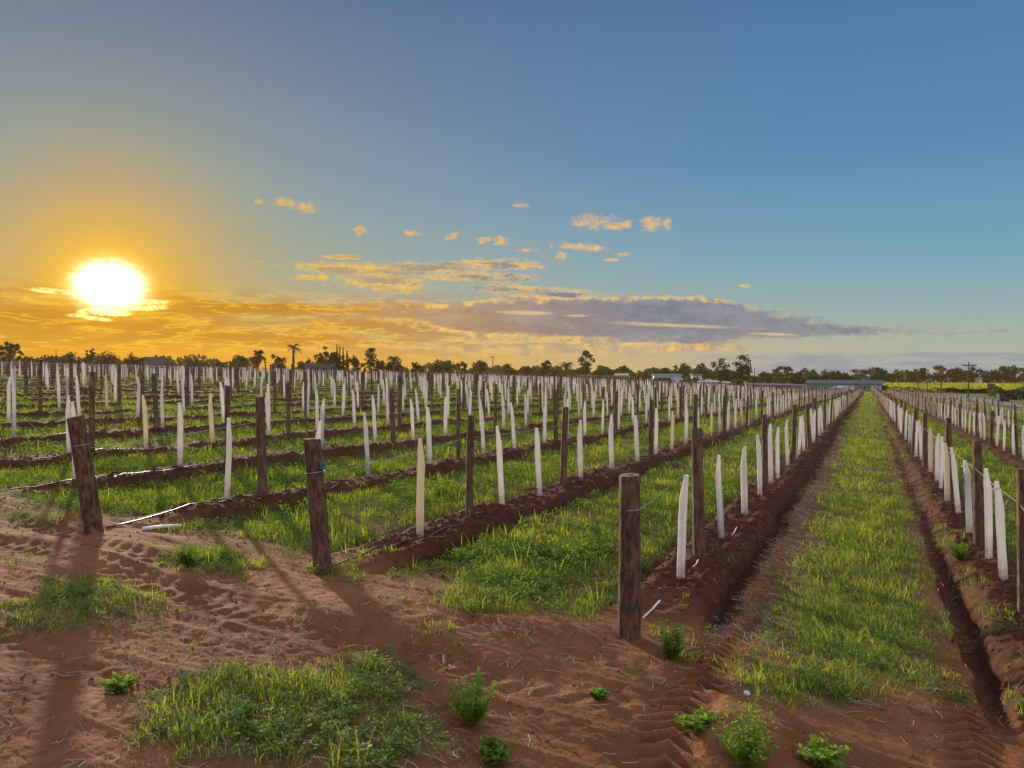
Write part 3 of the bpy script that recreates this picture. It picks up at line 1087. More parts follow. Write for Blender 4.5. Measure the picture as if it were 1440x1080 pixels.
def build_posts():
    variants = [log_mesh('timber_post', .047 * (1 + .08 * k), 1.37, 10, 9, M['post'], .05, 50 + k) for k in range(5)]
    cand = []
    first = {-1: [8.25, 14.62, 19.73, 24.57], -2: [8.53, 11.85, 17.5], -3: [7.94, 13.4, 18.7], 1: [8.2, 11.42, 16.08, 21.4]}
    for r in ROWS:
        ys = list(first.get(r.i, [r.y0 + random.uniform(2, 4.5)]))
        while ys[-1] < r.y1 - 1:
            ys.append(ys[-1] + 5.15 + random.uniform(-.35, .35))
        r.posts = ys
        r.endy = {-1: 5.62, -2: 5.57, -3: 5.35}.get(r.i, r.y0)
        for y in ys:
            cand.append((r, r.x + random.gauss(0, .035), y, False))
        cand.append((r, r.x, r.y1 + .5, True))
    out = []
    for (r, X, Y, last) in cand:
        Z = float(zg(X, Y))
        px, py, dz = project(X, Y, Z + .7)
        vis = -8 < px < 1448 and dz > 1
        out.append((dz if vis else 1e6 + abs(px), r, X, Y, Z, vis, px))
    seen = sorted([o for o in out if o[5]], key=lambda o: o[0])
    near, far = seen[:292], seen[292:]
    per = {}
    for o in near:
        per.setdefault(o[1].i, []).append(o)
    for ri, lst in per.items():
        lst.sort(key=lambda o: o[3])
        full = abs(ri) <= 3 and ri < 2
        for k, (dz, r, X, Y, Z, vis, px) in enumerate(lst):
            ob = link(bpy.data.objects.new('timber_post', variants[random.randrange(5)]))
            ob.location = (X, Y, Z)
            lean = random.gauss(0, .022), random.gauss(0, .022)
            if ri == -1 and k == 0: lean = (.0, .02)
            ob.rotation_euler = (lean[0], lean[1], random.uniform(0, 6.28))
            s_ = random.uniform(.94, 1.06)
            ob.scale = (random.uniform(.85, 1.15),) * 2 + (s_,)
            lab = 'slim brown timber post, %s %s %s' % (ordinal(k + 1), 'from the row end,' if full else 'in view along the', r.name)
            tag(ob, lab, 'post', 'slim timber posts along the rows')
    # the rest, too small to tell apart
    b = MB()
    for (dz, r, X, Y, Z, vis, px) in far:
        a = random.gauss(0, .03)
        b.tube([(X, Y, Z - .1), (X + a, Y, Z + 1.35)], .05, 5)
    tag(b.build('far_posts', M['post']), 'far brown timber posts too small to tell apart', 'post', kind='stuff')


def guard_mesh(k):
    """a folded white sleeve: flat lens section, one shoulder cut away towards the top"""
    r = np.random.default_rng(90 + k)
    w, t, H = .087 * r.uniform(.92, 1.1), .040 * r.uniform(.8, 1.4), 1.07
    cut = r.uniform(.70, .84)
    topw = r.uniform(.44, .64)
    side = 1 if k % 4 else -1
    zs = [-.02, .12, .35, .58, cut, cut + (1 - cut) * .5, .985, 1.0]
    V, Fc = [], []
    prof = [(-.5, 0), (-.30, -.5), (.28, -.5), (.5, 0), (.28, .5), (-.30, .5)]
    bow = r.normal(0, .010)
    for z in zs:
        q = max(0, (z - cut) / (1 - cut))
        fx = 1 - (1 - topw) * min(1, q * 1.02)
        ft = 1 - .55 * q
        for (a, c) in prof:
            x = (a + .5) * fx - .5
            x = side * x * w + bow * math.sin(math.pi * max(z, 0)) + r.normal(0, .0012)
            V.append((x, c * t * ft + r.normal(0, .0015), z * H if z > 0 else z))
    n = len(prof)
    for i in range(len(zs) - 1):
        for s_ in range(n):
            s2 = (s_ + 1) % n
            Fc.append((i * n + s_, i * n + s2, (i + 1) * n + s2, (i + 1) * n + s_))
    me = bpy.data.meshes.new('vine_guard')
    me.from_pydata(V, [], Fc)
    me.materials.append(M['sleeve'])
    me.update()
    return me


def build_guards():
    variants = [guard_mesh(k) for k in range(9)]
    tieb = MB()
    tieb.tube([(-.05, 0, .98), (-.02, -.028, 1.0), (.03, -.03, 1.005), (.05, 0, .985), (.02, .03, .99), (-.03, .028, .975), (-.05, 0, .98)], .008, 5)
    tieb.tube([(-.02, -.03, 1.0), (-.055, -.045, .955)], [.009, .004], 5)
    tie_me = tieb.mesh('tie', M['chalk'])
    fixed = {-1: [7.35, 9.64, 11.5, 13.4, 15.05, 16.65, 18.36, 20.3, 21.9, 23.3],
             -2: [7.29, 9.49, 10.85, 12.74, 14.52, 16.37], -3: [7.28, 9.0, 10.39, 12.3, 14.57],
             1: [6.6, 9.42, 10.45, 12.46, 13.91, 15.4, 17.3, 18.5]}
    fixlean = {(-1, 7.35): .015, (-1, 9.64): -.085, (-1, 11.5): -.012, (-1, 13.4): -.03, (-2, 7.29): .02, (-2, 9.49): -.07, (-2, 10.85): -.035,
               (-3, 7.28): .06, (-3, 9.0): .03, (-3, 10.39): -.06, (1, 9.42): -.06, (1, 10.45): -.02, (1, 12.46): -.04, (1, 13.91): -.08}
    cand = []
    for r in ROWS:
        ys = list(fixed.get(r.i, [r.y0 + random.uniform(1.2, 2.2)]))
        step = 1.66
        while ys[-1] < r.y1 - .6:
            ys.append(ys[-1] + step + random.gauss(0, .10))
        for n, y in enumerate(ys):
            if n > 5 and random.random() < 0.03 + .40 * float(sstep(np.array(-r.x), 12, 30)):
                continue                                   # a vine that failed
            dp = min((abs(y - p), p) for p in r.posts)
            if dp[0] < .22 and n > 8:
                y = dp[1] + math.copysign(.24, y - dp[1])
            cand.append((r, r.x + random.gauss(0, .03), y, fixlean.get((r.i, y))))
    out = []
    for (r, X, Y, fl) in cand:
        Z = float(zg(X, Y))
        px, py, dz = project(X, Y, Z + .5)
        if -6 < px < 1446 and dz > 1:
            out.append((dz, r, X, Y, Z, fl))
    out.sort(key=lambda o: o[0])
    near, far = out[:298], out[298:]
    per = {}
    for o in near:
        per.setdefault(o[1].i, []).append(o)
    for ri, lst in per.items():
        lst.sort(key=lambda o: o[3])
        full = abs(ri) <= 3 and ri < 1
        for k, (dz, r, X, Y, Z, fl) in enumerate(lst):
            lean = fl if fl is not None else random.gauss(-.012, .03)
            ob = link(bpy.data.objects.new('vine_guard', variants[(k * 4 + ri * 2) % 9 if random.random() < .5 else random.randrange(9)]))
            ob.location = (X, Y, Z)
            ob.rotation_euler = (random.gauss(0, .03), lean, YAW * .9 + random.gauss(0, .32))
            ob.scale = (random.uniform(.92, 1.08), 1, random.uniform(.95, 1.05))
            tone = 'white'
            if (ri, k) in ((-2, 0), (-5, 1), (-4, 2)) or random.random() < .05:
                tone = 'cream'
                ob.material_slots[0].link = 'OBJECT'
                ob.material_slots[0].material = M['cream']
            look = 'left-leaning ' + tone if lean < -.055 else ('right-leaning ' + tone if lean > .055 else tone)
            lab = '%s vine guard, %s %s %s' % (look, ordinal(k + 1), 'from the row end,' if full else 'in view along the', r.name)
            tag(ob, lab, 'vine guard', 'white vine guards along the rows')
            if ri == 1 and dz < 22 and k % 3 != 1:
                t = link(bpy.data.objects.new('tie', tie_me), ob)
                t.location = (-.035, 0, .36)
                t.scale = (.6, .7, .64)
    b = MB()
    n = len(far)
    prof = [(-.5, -.2), (.5, -.25), (.35, .5), (-.4, .45)]
    for (dz, r, X, Y, Z, fl) in far:
        a, c = random.gauss(-.012, .045), YAW + random.gauss(0, .4)
        s_, h = random.uniform(.9, 1.1), random.uniform(.98, 1.1)
        ca, sa = math.cos(c), math.sin(c)
        pts = []
        for q, (zz, fx) in enumerate([(-.05, 1), (.75, 1), (1, .42)]):
            for (u, v) in prof:
                x = ((u + .5) * fx - .5) * .085 * s_
                y = v * .05
                pts.append((X + x * ca - y * sa + a * zz * h, Y + x * sa + y * ca, Z + zz * h))
        b.poly(pts, [(i * 4 + s1, i * 4 + (s1 + 1) % 4, i * 4 + 4 + (s1 + 1) % 4, i * 4 + 4 + s1) for i in range(2) for s1 in range(4)])
    tag(b.build('far_vine_guards', M['sleeve']), 'far white vine guards too small to tell apart', 'vine guard', kind='stuff')
    return n


def build_wires():
    for r in ROWS:
        hz = 1.0
        ys = [r.endy if r.i in (-1, -2, -3) else r.y0] + [y for y in r.posts if y > r.y0 + .5 and y < r.y1] + [r.y1]
        pts = []
        for k, y in enumerate(ys):
            z = float(zbase(r.x, y)) + (.14 if k else .0) + (.86 if k == 0 else .90)
            pts.append((r.x - .05, y, z))
            if k + 1 < len(ys):
                ym = (y + ys[k + 1]) / 2
                z2 = float(zbase(r.x, ys[k + 1])) + 1.04
                pts.append((r.x - .05, ym, (z + z2) / 2 - .012))
        o = MB().tube(pts, .0030, 4).build('trellis_wire', M['wire'])
        tag(o, 'thin grey trellis wire strung along the %s' % r.name, 'wire', 'trellis wires of the rows')


def build_drip():
    data = [(-2, 3.4), (-3, 4.2), (-4, 3.6), (-5, 5.0), (-6, 5.0)]
    for ri, L_ in data:
        r = [q for q in ROWS if q.i == ri][0]
        pts = []
        for y in np.arange(r.y0 - .02, r.y0 + L_, .22):
            x = r.x + .10 + .05 * math.sin(y * 1.3 + ri) - .02
            pts.append((x, y, float(zg(x, y)) + .012 + .03 * max(0, 1 - abs(y - r.y0 - .9) / .9)))
        o = MB().tube(pts, .0095, 6).build('drip_pipe', M['pipe'], None, True)
        tag(o, 'black irrigation pipe at the start of the %s' % r.name, 'drip pipe', 'irrigation pipes of the rows')


end_post(None, -1.66, 5.62, 1.25, .083, .01, .0, 'thick upright log at the end of the first row left of the grass lane', 21, .99)
end_post(None, -4.57, 5.55, 1.24, .080, -.085, .02, 'thick log with a blue tie ending the second row left of the grass lane', 22, .93, 'blue')
end_post(None, -7.48, 5.35, 1.24, .088, -.155, .04, 'thick strongly leaning log ending the third row left of the grass lane', 23, .93)
build_posts()
N_FAR = build_guards()
build_wires()
build_drip()


# ------------------------------------------------------------------ small things lying in front of the rows
def small_things():
    def stick(p0, p1, w, label, name='white_stick', cat='stick', mat='chalk'):
        a, b_ = np.array(pix(*p0)), np.array(pix(*p1))
        q = [(x, y, float(zg(x, y)) + w * .6 + dz) for (x, y), dz in ((a, 0), ((a + b_) / 2, .012), (b_, .02))]
        tag(MB().tube(q, w, 6).build(name, M[mat], None, True), label, cat)
    stick((199, 743), (254, 737), .022, 'white plastic strip lying on the soil right of the strongly leaning log', 'plastic_strip', 'plastic strip')
    stick((905, 868), (929, 851), .008, 'thin white stick poking from soil beside the thick upright log', cat='stick')
    stick((975, 806), (983, 799), .007, 'short pale stick on the ridge behind the first guard of that row', cat='stick')
    stick((1030, 753), (1037, 745), .007, 'tiny pale stick beside the left-leaning guard of the first row', cat='stick')
    # white stone on the lane mouth
    x, y = pix(1052, 984)
    b = MB()
    rr = np.random.default_rng(4)
    pts = []
    for i in range(5):
        f = math.pi * i / 4
        for k in range(7):
            t = 2 * math.pi * k / 7
            s_ = .022 * rr.uniform(.8, 1.2)
            pts.append((x + s_ * math.sin(f) * math.cos(t), y + s_ * math.sin(f) * math.sin(t), float(zg(x, y)) + .012 + .7 * s_ * math.cos(f)))
    b.poly(pts, [(i * 7 + k, i * 7 + (k + 1) % 7, (i + 1) * 7 + (k + 1) % 7, (i + 1) * 7 + k) for i in range(4) for k in range(7)])
    tag(b.build('stone', M['chalk']), 'small white stone on the red soil at the lane mouth', 'stone')


def weed_plant(px, py, h, wid, label, seed, upright=1.0, cat='weed'):
    """a single leafy weed: stems with leaves all the way up"""
    r = np.random.default_rng(seed)
    x, y = pix(px, py)
    z = float(zg(x, y))
    root = empty('weed_plant', (x, y, z))
    tag(root, label, cat, 'single weeds on the headland')
    st = MB()
    V, Fc = [], []
    for s_ in range(int(20 + 45 * wid)):
        a = r.uniform(0, 6.28)
        out = wid * .5 * math.sqrt(r.uniform(.02, 1))
        hh = h * r.uniform(.35, 1.2) * (1 - .25 * (out / wid))
        pts = [np.array((out * math.cos(a) * t ** .8, out * math.sin(a) * t ** .8, hh * (t if upright > .5 else t ** .7) - .01)) for t in np.linspace(0, 1, 5)]
        st.tube(pts, [.0026, .0024, .002, .0016, .001], 4, False)
        for t in np.linspace(.12, 1.0, 11):
            c = np.array((out * math.cos(a) * t ** .8, out * math.sin(a) * t ** .8, hh * (t if upright > .5 else t ** .7)))
            for _ in range(2):
                b_ = r.uniform(0, 6.28)
                d = np.array((math.cos(b_), math.sin(b_), r.uniform(-.1, 1.0)))
                d /= np.linalg.norm(d)
                sv = np.cross(d, (0, 0, 1))
                sv /= np.linalg.norm(sv)
                up = np.cross(sv, d)
                L_ = r.uniform(.026, .056) * (1.15 - .5 * t)
                W = L_ * r.uniform(.24, .36)
                n0 = len(V)
                V += [c, c + d * L_ * .5 + sv * W + up * W * .4, c + d * L_, c + d * L_ * .5 - sv * W + up * W * .4, c + d * L_ * .45]
                Fc += [(n0, n0 + 1, n0 + 2, n0 + 4), (n0, n0 + 4, n0 + 2, n0 + 3)]
    st.build('stems', M['sprout'], root)
    link(bpy.data.objects.new('leaves', mesh_np('leaves', V, Fc, M['sprout'])), root)
    return root


small_things()
weed_plant(664, 1018, .27, .30, 'bushy green weed standing alone on bare red soil', 31)
weed_plant(1052, 1088, .30, .34, 'tall bright weed at the bottom edge right of the tyre treads', 32)
weed_plant(944, 930, .25, .24, 'dark green weed at the foot of the thick upright log', 33)
weed_plant(988, 1032, .07, .30, 'flat spreading green tuft on the tread marks', 34, .3)
weed_plant(1160, 1088, .10, .28, 'low weed patch at the bottom edge below the lane', 35, .3)
weed_plant(695, 1072, .09, .17, 'small weed at the bottom edge below the bushy lone weed', 36, .4)
weed_plant(1350, 790, .24, .30, 'tall green weed at the left edge of the first right-hand ridge', 37)
weed_plant(262, 795, .22, .26, 'pale green weed clump in front of the third row', 38)
weed_plant(842, 985, .04, .12, 'tiny flat weed on the sandy soil below the upright log', 39, .3)
weed_plant(165, 970, .06, .2, 'small low weed among the tyre marks at the left', 40, .3)


# ------------------------------------------------------------------ road, verges, far fields
def strip(name, left, right, mat, lift, kind='structure', rise=0.0):
    """a sheet between two poly-lines of ground points"""
    n = 60
    def res(p):
        p = np.array(p)
        d = np.concatenate([[0], np.cumsum(np.hypot(*np.diff(p, axis=0).T))])
        t = np.linspace(0, d[-1], n)
        return np.stack([np.interp(t, d, p[:, 0]), np.interp(t, d, p[:, 1])], -1)
    a, b_ = res(left), res(right)
    m = 9
    V, Fc = [], []
    for i in range(n):
        for k in range(m):
            q = a[i] + (b_[i] - a[i]) * k / (m - 1)
            V.append((q[0], q[1], float(zbase(q[0], q[1])) + lift))
    for i in range(n - 1):
        for k in range(m - 1):
            Fc.append((i * m + k, i * m + k + 1, (i + 1) * m + k + 1, (i + 1) * m + k))
    return tag(link(bpy.data.objects.new(name, mesh_np(name, V, Fc, mat, True))), kind=kind)


strip('road', [pix(1500, 584), pix(1440, 574), pix(1400, 569), pix(1362, 564.5), pix(1323, 557.5), pix(1290, 552), pix(1246, 549.5)],
      [pix(1500, 580), pix(1440, 570), pix(1400, 563), pix(1362, 557), pix(1323, 551.5), pix(1290, 548.6), pix(1246, 547.5)], M['road'], .07)


def leaf_block(name, pts, h, w, n, size, mat, label, cat, group=None, kind=None, lumps=0.0, parent=None):
    """a hedge or vine row: leaves through a long volume along ground points"""
    r = np.random.default_rng(int(abs(pts[0][0] * 7 + n)) % 9999)
    p = np.array(pts)
    d = np.concatenate([[0], np.cumsum(np.hypot(*np.diff(p, axis=0).T))])
    t = r.uniform(0, d[-1], n)
    x, y = np.interp(t, d, p[:, 0]), np.interp(t, d, p[:, 1])
    hh = h * (1 + lumps * (vnoise(t / (h * 1.6), t * 0, 5) - .5) * 2)
    v = r.uniform(0, 1, n) ** .6
    off = r.normal(0, .5, n) * w * (1.1 - .5 * v)
    dx, dy = p[-1] - p[0]
    q = math.hypot(dx, dy)
    x, y = x - dy / q * off, y + dx / q * off
    z = zbase(x, y) + hh * v
    return leaves_obj(name, np.stack([x, y, z], -1), size, r, mat, label, cat, group, kind, parent)


def leaves_mesh(name, P, size, r, mat):
    n = len(P)
    a = r.normal(0, 1, (n, 3))
    a /= np.linalg.norm(a, axis=1)[:, None]
    b_ = np.cross(a, r.normal(0, 1, (n, 3)))
    b_ /= np.linalg.norm(b_, axis=1)[:, None]
    s_ = (size * r.uniform(.6, 1.4, n))[:, None]
    V = np.stack([P - a * s_, P + b_ * s_ * .55, P + a * s_, P - b_ * s_ * .55], 1).reshape(-1, 3)
    return mesh_np(name, V, np.arange(4 * n).reshape(-1, 4), mat)


def leaves_obj(name, P, size, r, mat, label, cat, group=None, kind=None, parent=None):
    o = link(bpy.data.objects.new(name, leaves_mesh(name, P, size, r, mat)), parent)
    return tag(o, label, cat, group, kind)


def far_scene():
    # yellow-green crop beyond the road: many low drills
    r = np.random.default_rng(77)
    P = []
    n = 26000
    X = r.uniform(6, 175, n)
    Y = 262 + 170 * r.uniform(0, 1, n) ** 1.3
    X = np.where(X > Y * .42, r.uniform(6, 100, n), X)
    Z = zbase(X, Y) + r.uniform(.15, .95, n)
    leaves_obj('crop_field', np.stack([X, Y, Z], -1), .75, r, M['canola'], 'sunlit yellow-green crop field beyond the road', 'crop', kind='stuff')
    strip('field_soil', [(5, 256), (5, 340), (5, 436)], [(95, 256), (125, 340), (150, 436)], M['fieldsoil'], .08)
    # dark hedge between the road and the crop, orchard block at the right edge
    def line(p, q, dep0, dep1):
        return [at(p, dep0), at((p + q) / 2, (dep0 + dep1) / 2), at(q, dep1)]
    leaf_block('vine_hedge', line(1241, 1392, 240, 222), 1.35, 1.5, 5200, .34, M['dense'], 'long dark hedge between the grey road and the yellow crop', 'hedge', lumps=.2)
    for k, (p0, p1, dz) in enumerate([(1389, 1462, 172), (1393, 1470, 160), (1400, 1480, 149)]):
        leaf_block('orchard_row', line(p0, p1, dz, dz - 6), 2.4 - .3 * k, 1.9, 2600, .24, M['light'],
                   ['back row of leafy orchard bushes right of the road', 'middle row of leafy orchard bushes right of the road', 'front row of leafy orchard bushes right of the road'][k], 'bush', 'orchard rows beside the road', lumps=.35)
    # green vine blocks beyond the far left and centre edges of the field
    leaf_block('vine_block', line(322, 470, 158, 168), 1.5, 2.6, 6000, .22, M['vine'], 'long green vine block below the palm tree', 'hedge', 'green vine blocks beyond the field')
    leaf_block('vine_block', line(638, 730, 225, 236), 1.5, 2.8, 3200, .27, M['vine'], 'green vine block below the power pole in the middle', 'hedge', 'green vine blocks beyond the field')
    leaf_block('vine_block', line(795, 892, 246, 236), 2.0, 3.4, 3800, .3, M['vine'], 'green vine block left of the white farm shed', 'hedge', 'green vine blocks beyond the field')


far_scene()


# ------------------------------------------------------------------ trees
def top_h(px, ytop, dep):
    X, Y = at(px, dep)
    z0 = float(zbase(X, Y))
    return X, Y, z0, EYE + (HZ - ytop) / F * dep - z0


def tree(px, ytop, wpx, dep, kind, mat, label, name='tree', seed=0, lean=0.0):
    r = np.random.default_rng(500 + seed)
    X, Y, z0, H = top_h(px, ytop, dep)
    H = max(H, 1.2)
    W = wpx / F * dep
    root = empty(name, (X, Y, z0 - .1))
    tag(root, label, 'tree' if name.endswith('tree') or name in ('palm_tree', 'cypress') else name.split('_')[-1], 'trees beyond the field')
    tr = MB()
    blobs = []
    rad = max(.09, min(.35, H * .028))
    if kind == 'gum':                              # open eucalypt: limbs carrying separate clumps
        fork = H * r.uniform(.16, .26)
        tr.tube([(0, 0, -.2), (.02 * H, 0, fork * .5), (lean * H * .3, 0, fork)], [rad * 1.2, rad, rad * .85], 7)
        for k in range(12):
            a = 6.28 * k / 12 * 2.0 + r.uniform(-.3, .3)
            o = W * .5 * r.uniform(.2, .85)
            top = H * r.uniform(.24, .93)
            e = np.array((o * math.cos(a) + lean * H * .5, o * math.sin(a), top))
            mid_ = np.array((e[0] * .45, e[1] * .45, fork + (top - fork) * .55))
            tr.tube([(lean * H * .3, 0, fork), mid_, e], [rad * .6, rad * .4, rad * .15], 5)
            blobs.append((e, W * r.uniform(.12, .21)))
            blobs.append((mid_ * (1, 1, 1) + r.normal(0, .10 * W, 3), W * r.uniform(.10, .18)))
        blobs.append((np.array((lean * H * .5, 0, H * .9)), W * .2))
        flat = .75
    elif kind == 'lacy':                           # thin crown on many fine branches
        tr.tube([(0, 0, -.2), (0, 0, H * .35)], [rad, rad * .8], 7)
        for k in range(30):
            a, o = r.uniform(0, 6.28), W * .5 * math.sqrt(r.uniform(.02, 1))
            e = np.array((o * math.cos(a), o * math.sin(a), H * (.97 - .38 * (o / (W * .5)) ** 2) * r.uniform(.66, 1)))
            tr.tube([(0, 0, H * .33), (e[0] * .5, e[1] * .5, H * .5 + .15 * e[2]), e], [rad * .45, rad * .28, rad * .08], 4)
            blobs.append((e, W * r.uniform(.07, .13)))
        flat = .8
    elif kind == 'dome':                           # dense rounded crown down to the ground
        tr.tube([(0, 0, -.2), (0, 0, H * .6)], [rad, rad * .5], 6)
        for k in range(16):
            a, o = r.uniform(0, 6.28), W * .5 * math.sqrt(r.uniform(0, .62))
            blobs.append((np.array((o * math.cos(a), o * math.sin(a), H * r.uniform(.18, .88) * (1 - .30 * (2 * o / W) ** 2))), W * r.uniform(.13, .22)))
        flat = .9
    elif kind == 'cypress':
        tr.tube([(0, 0, -.2), (0, 0, H * .8)], [rad, rad * .3], 6)
        for k in range(14):
            t = k / 13
            blobs.append((np.array((r.normal(0, .03 * W), r.normal(0, .03 * W), H * (.05 + .93 * t))), W * .72 * (1.0 - .85 * t ** 1.6) * r.uniform(.8, 1.05)))
        flat = 1.3
    elif kind == 'spire':                          # tiered pine with gaps between its whorls
        tr.tube([(0, 0, -.2), (0, 0, H)], [rad, rad * .2], 6)
        for k in range(9):
            t = k / 8
            for q in range(6):
                a = 6.28 * q / 6 + k
                L_ = W * .5 * (1 - .72 * t) * r.uniform(.7, 1.1)
                e = np.array((L_ * math.cos(a), L_ * math.sin(a), H * (.18 + .8 * t) + .04 * H))
                tr.tube([(0, 0, H * (.16 + .8 * t)), e], [rad * .25, rad * .08], 4)
                blobs.append((e * (.75, .75, 1) + r.normal(0, .05 * W, 3), W * r.uniform(.10, .17)))
        flat = .6
    PP = []
    big = W * H
    nl = int(np.clip(150 * (wpx * wpx) ** .5 / 4, 500, 2600)) if kind != 'lacy' else int(np.clip(46 * wpx, 500, 1500))
    tot = sum(b_[1] ** 2 for b_ in blobs)
    for c, rb in blobs:
        n = max(12, int(nl * rb * rb / tot))
        u = r.normal(0, 1, (n, 3))
        u /= np.linalg.norm(u, axis=1)[:, None]
        u *= (r.uniform(0, 1, n) ** .45)[:, None] * rb * r.uniform(.8, 1.25, (n, 1))
        u[:, 2] *= flat
        PP.append(u + c)
    P = np.concatenate(PP)
    P[:, 2] = np.minimum(np.maximum(P[:, 2], .15), H * 1.0)
    tr.build('trunk', M['trunk'], root)
    size = np.clip(dep / F * 1.5, .10, .75)
    link(bpy.data.objects.new('crown', leaves_mesh('crown', P, size, r, M[mat])), root)
    return root


def palm(px, ytop, wpx, dep, label, seed, fat=False):
    r = np.random.default_rng(700 + seed)
    X, Y, z0, H = top_h(px, ytop, dep)
    W = wpx / F * dep
    root = empty('palm_tree', (X, Y, z0 - .1))
    tag(root, label, 'tree', 'trees beyond the field')
    hub = H - W * .32
    rad = (.22 if fat else .14) * W / 3.5 + .08
    tb = MB()
    pts = [(.05 * W * math.sin(t * 2.2), 0, -.2 + (hub + .2) * t) for t in np.linspace(0, 1, 9)]
    tb.tube(pts, [rad * (1.25 if i % 2 else 1.05) * (1.25 - .35 * i / 8) for i in range(9)], 9)
    tb.build('trunk', M['trunk'], root)
    V, Fc = [], []
    x0 = pts[-1][0]
    nf = 34 if fat else 26
    for k in range(nf):
        a = 6.28 * k / nf * 2.4 + r.uniform(-.2, .2)
        el = r.uniform(-.35, 1.25)
        L_ = W * .56 * r.uniform(.8, 1.1)
        prev = None
        ca, sa = math.cos(a), math.sin(a)
        for t in np.linspace(0, 1, 9):
            rr = L_ * t * math.cos(el * (1 - .3 * t))
            zz = hub + L_ * (math.sin(el) * t - .62 * t * t)
            c = np.array((x0 + rr * ca, rr * sa, zz))
            w = W * .115 * math.sin(math.pi * (.12 + .83 * t))
            if prev is not None:
                for sgn in (-1, 1):
                    for s_ in range(2):
                        m0 = prev + (c - prev) * s_ * .5
                        tip = m0 + (c - prev) * .9 + np.array((-sa * w * sgn, ca * w * sgn, -w * .75))
                        n0 = len(V)
                        V += [m0, m0 + (c - prev) * .30, tip]
                        Fc.append((n0, n0 + 1, n0 + 2))
                n0 = len(V)
                V += [prev + (0, 0, .03), c + (0, 0, .03), c - (0, 0, .03)]
                Fc.append((n0, n0 + 1, n0 + 2))
            prev = c
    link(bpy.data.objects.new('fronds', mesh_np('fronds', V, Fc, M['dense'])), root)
    return root


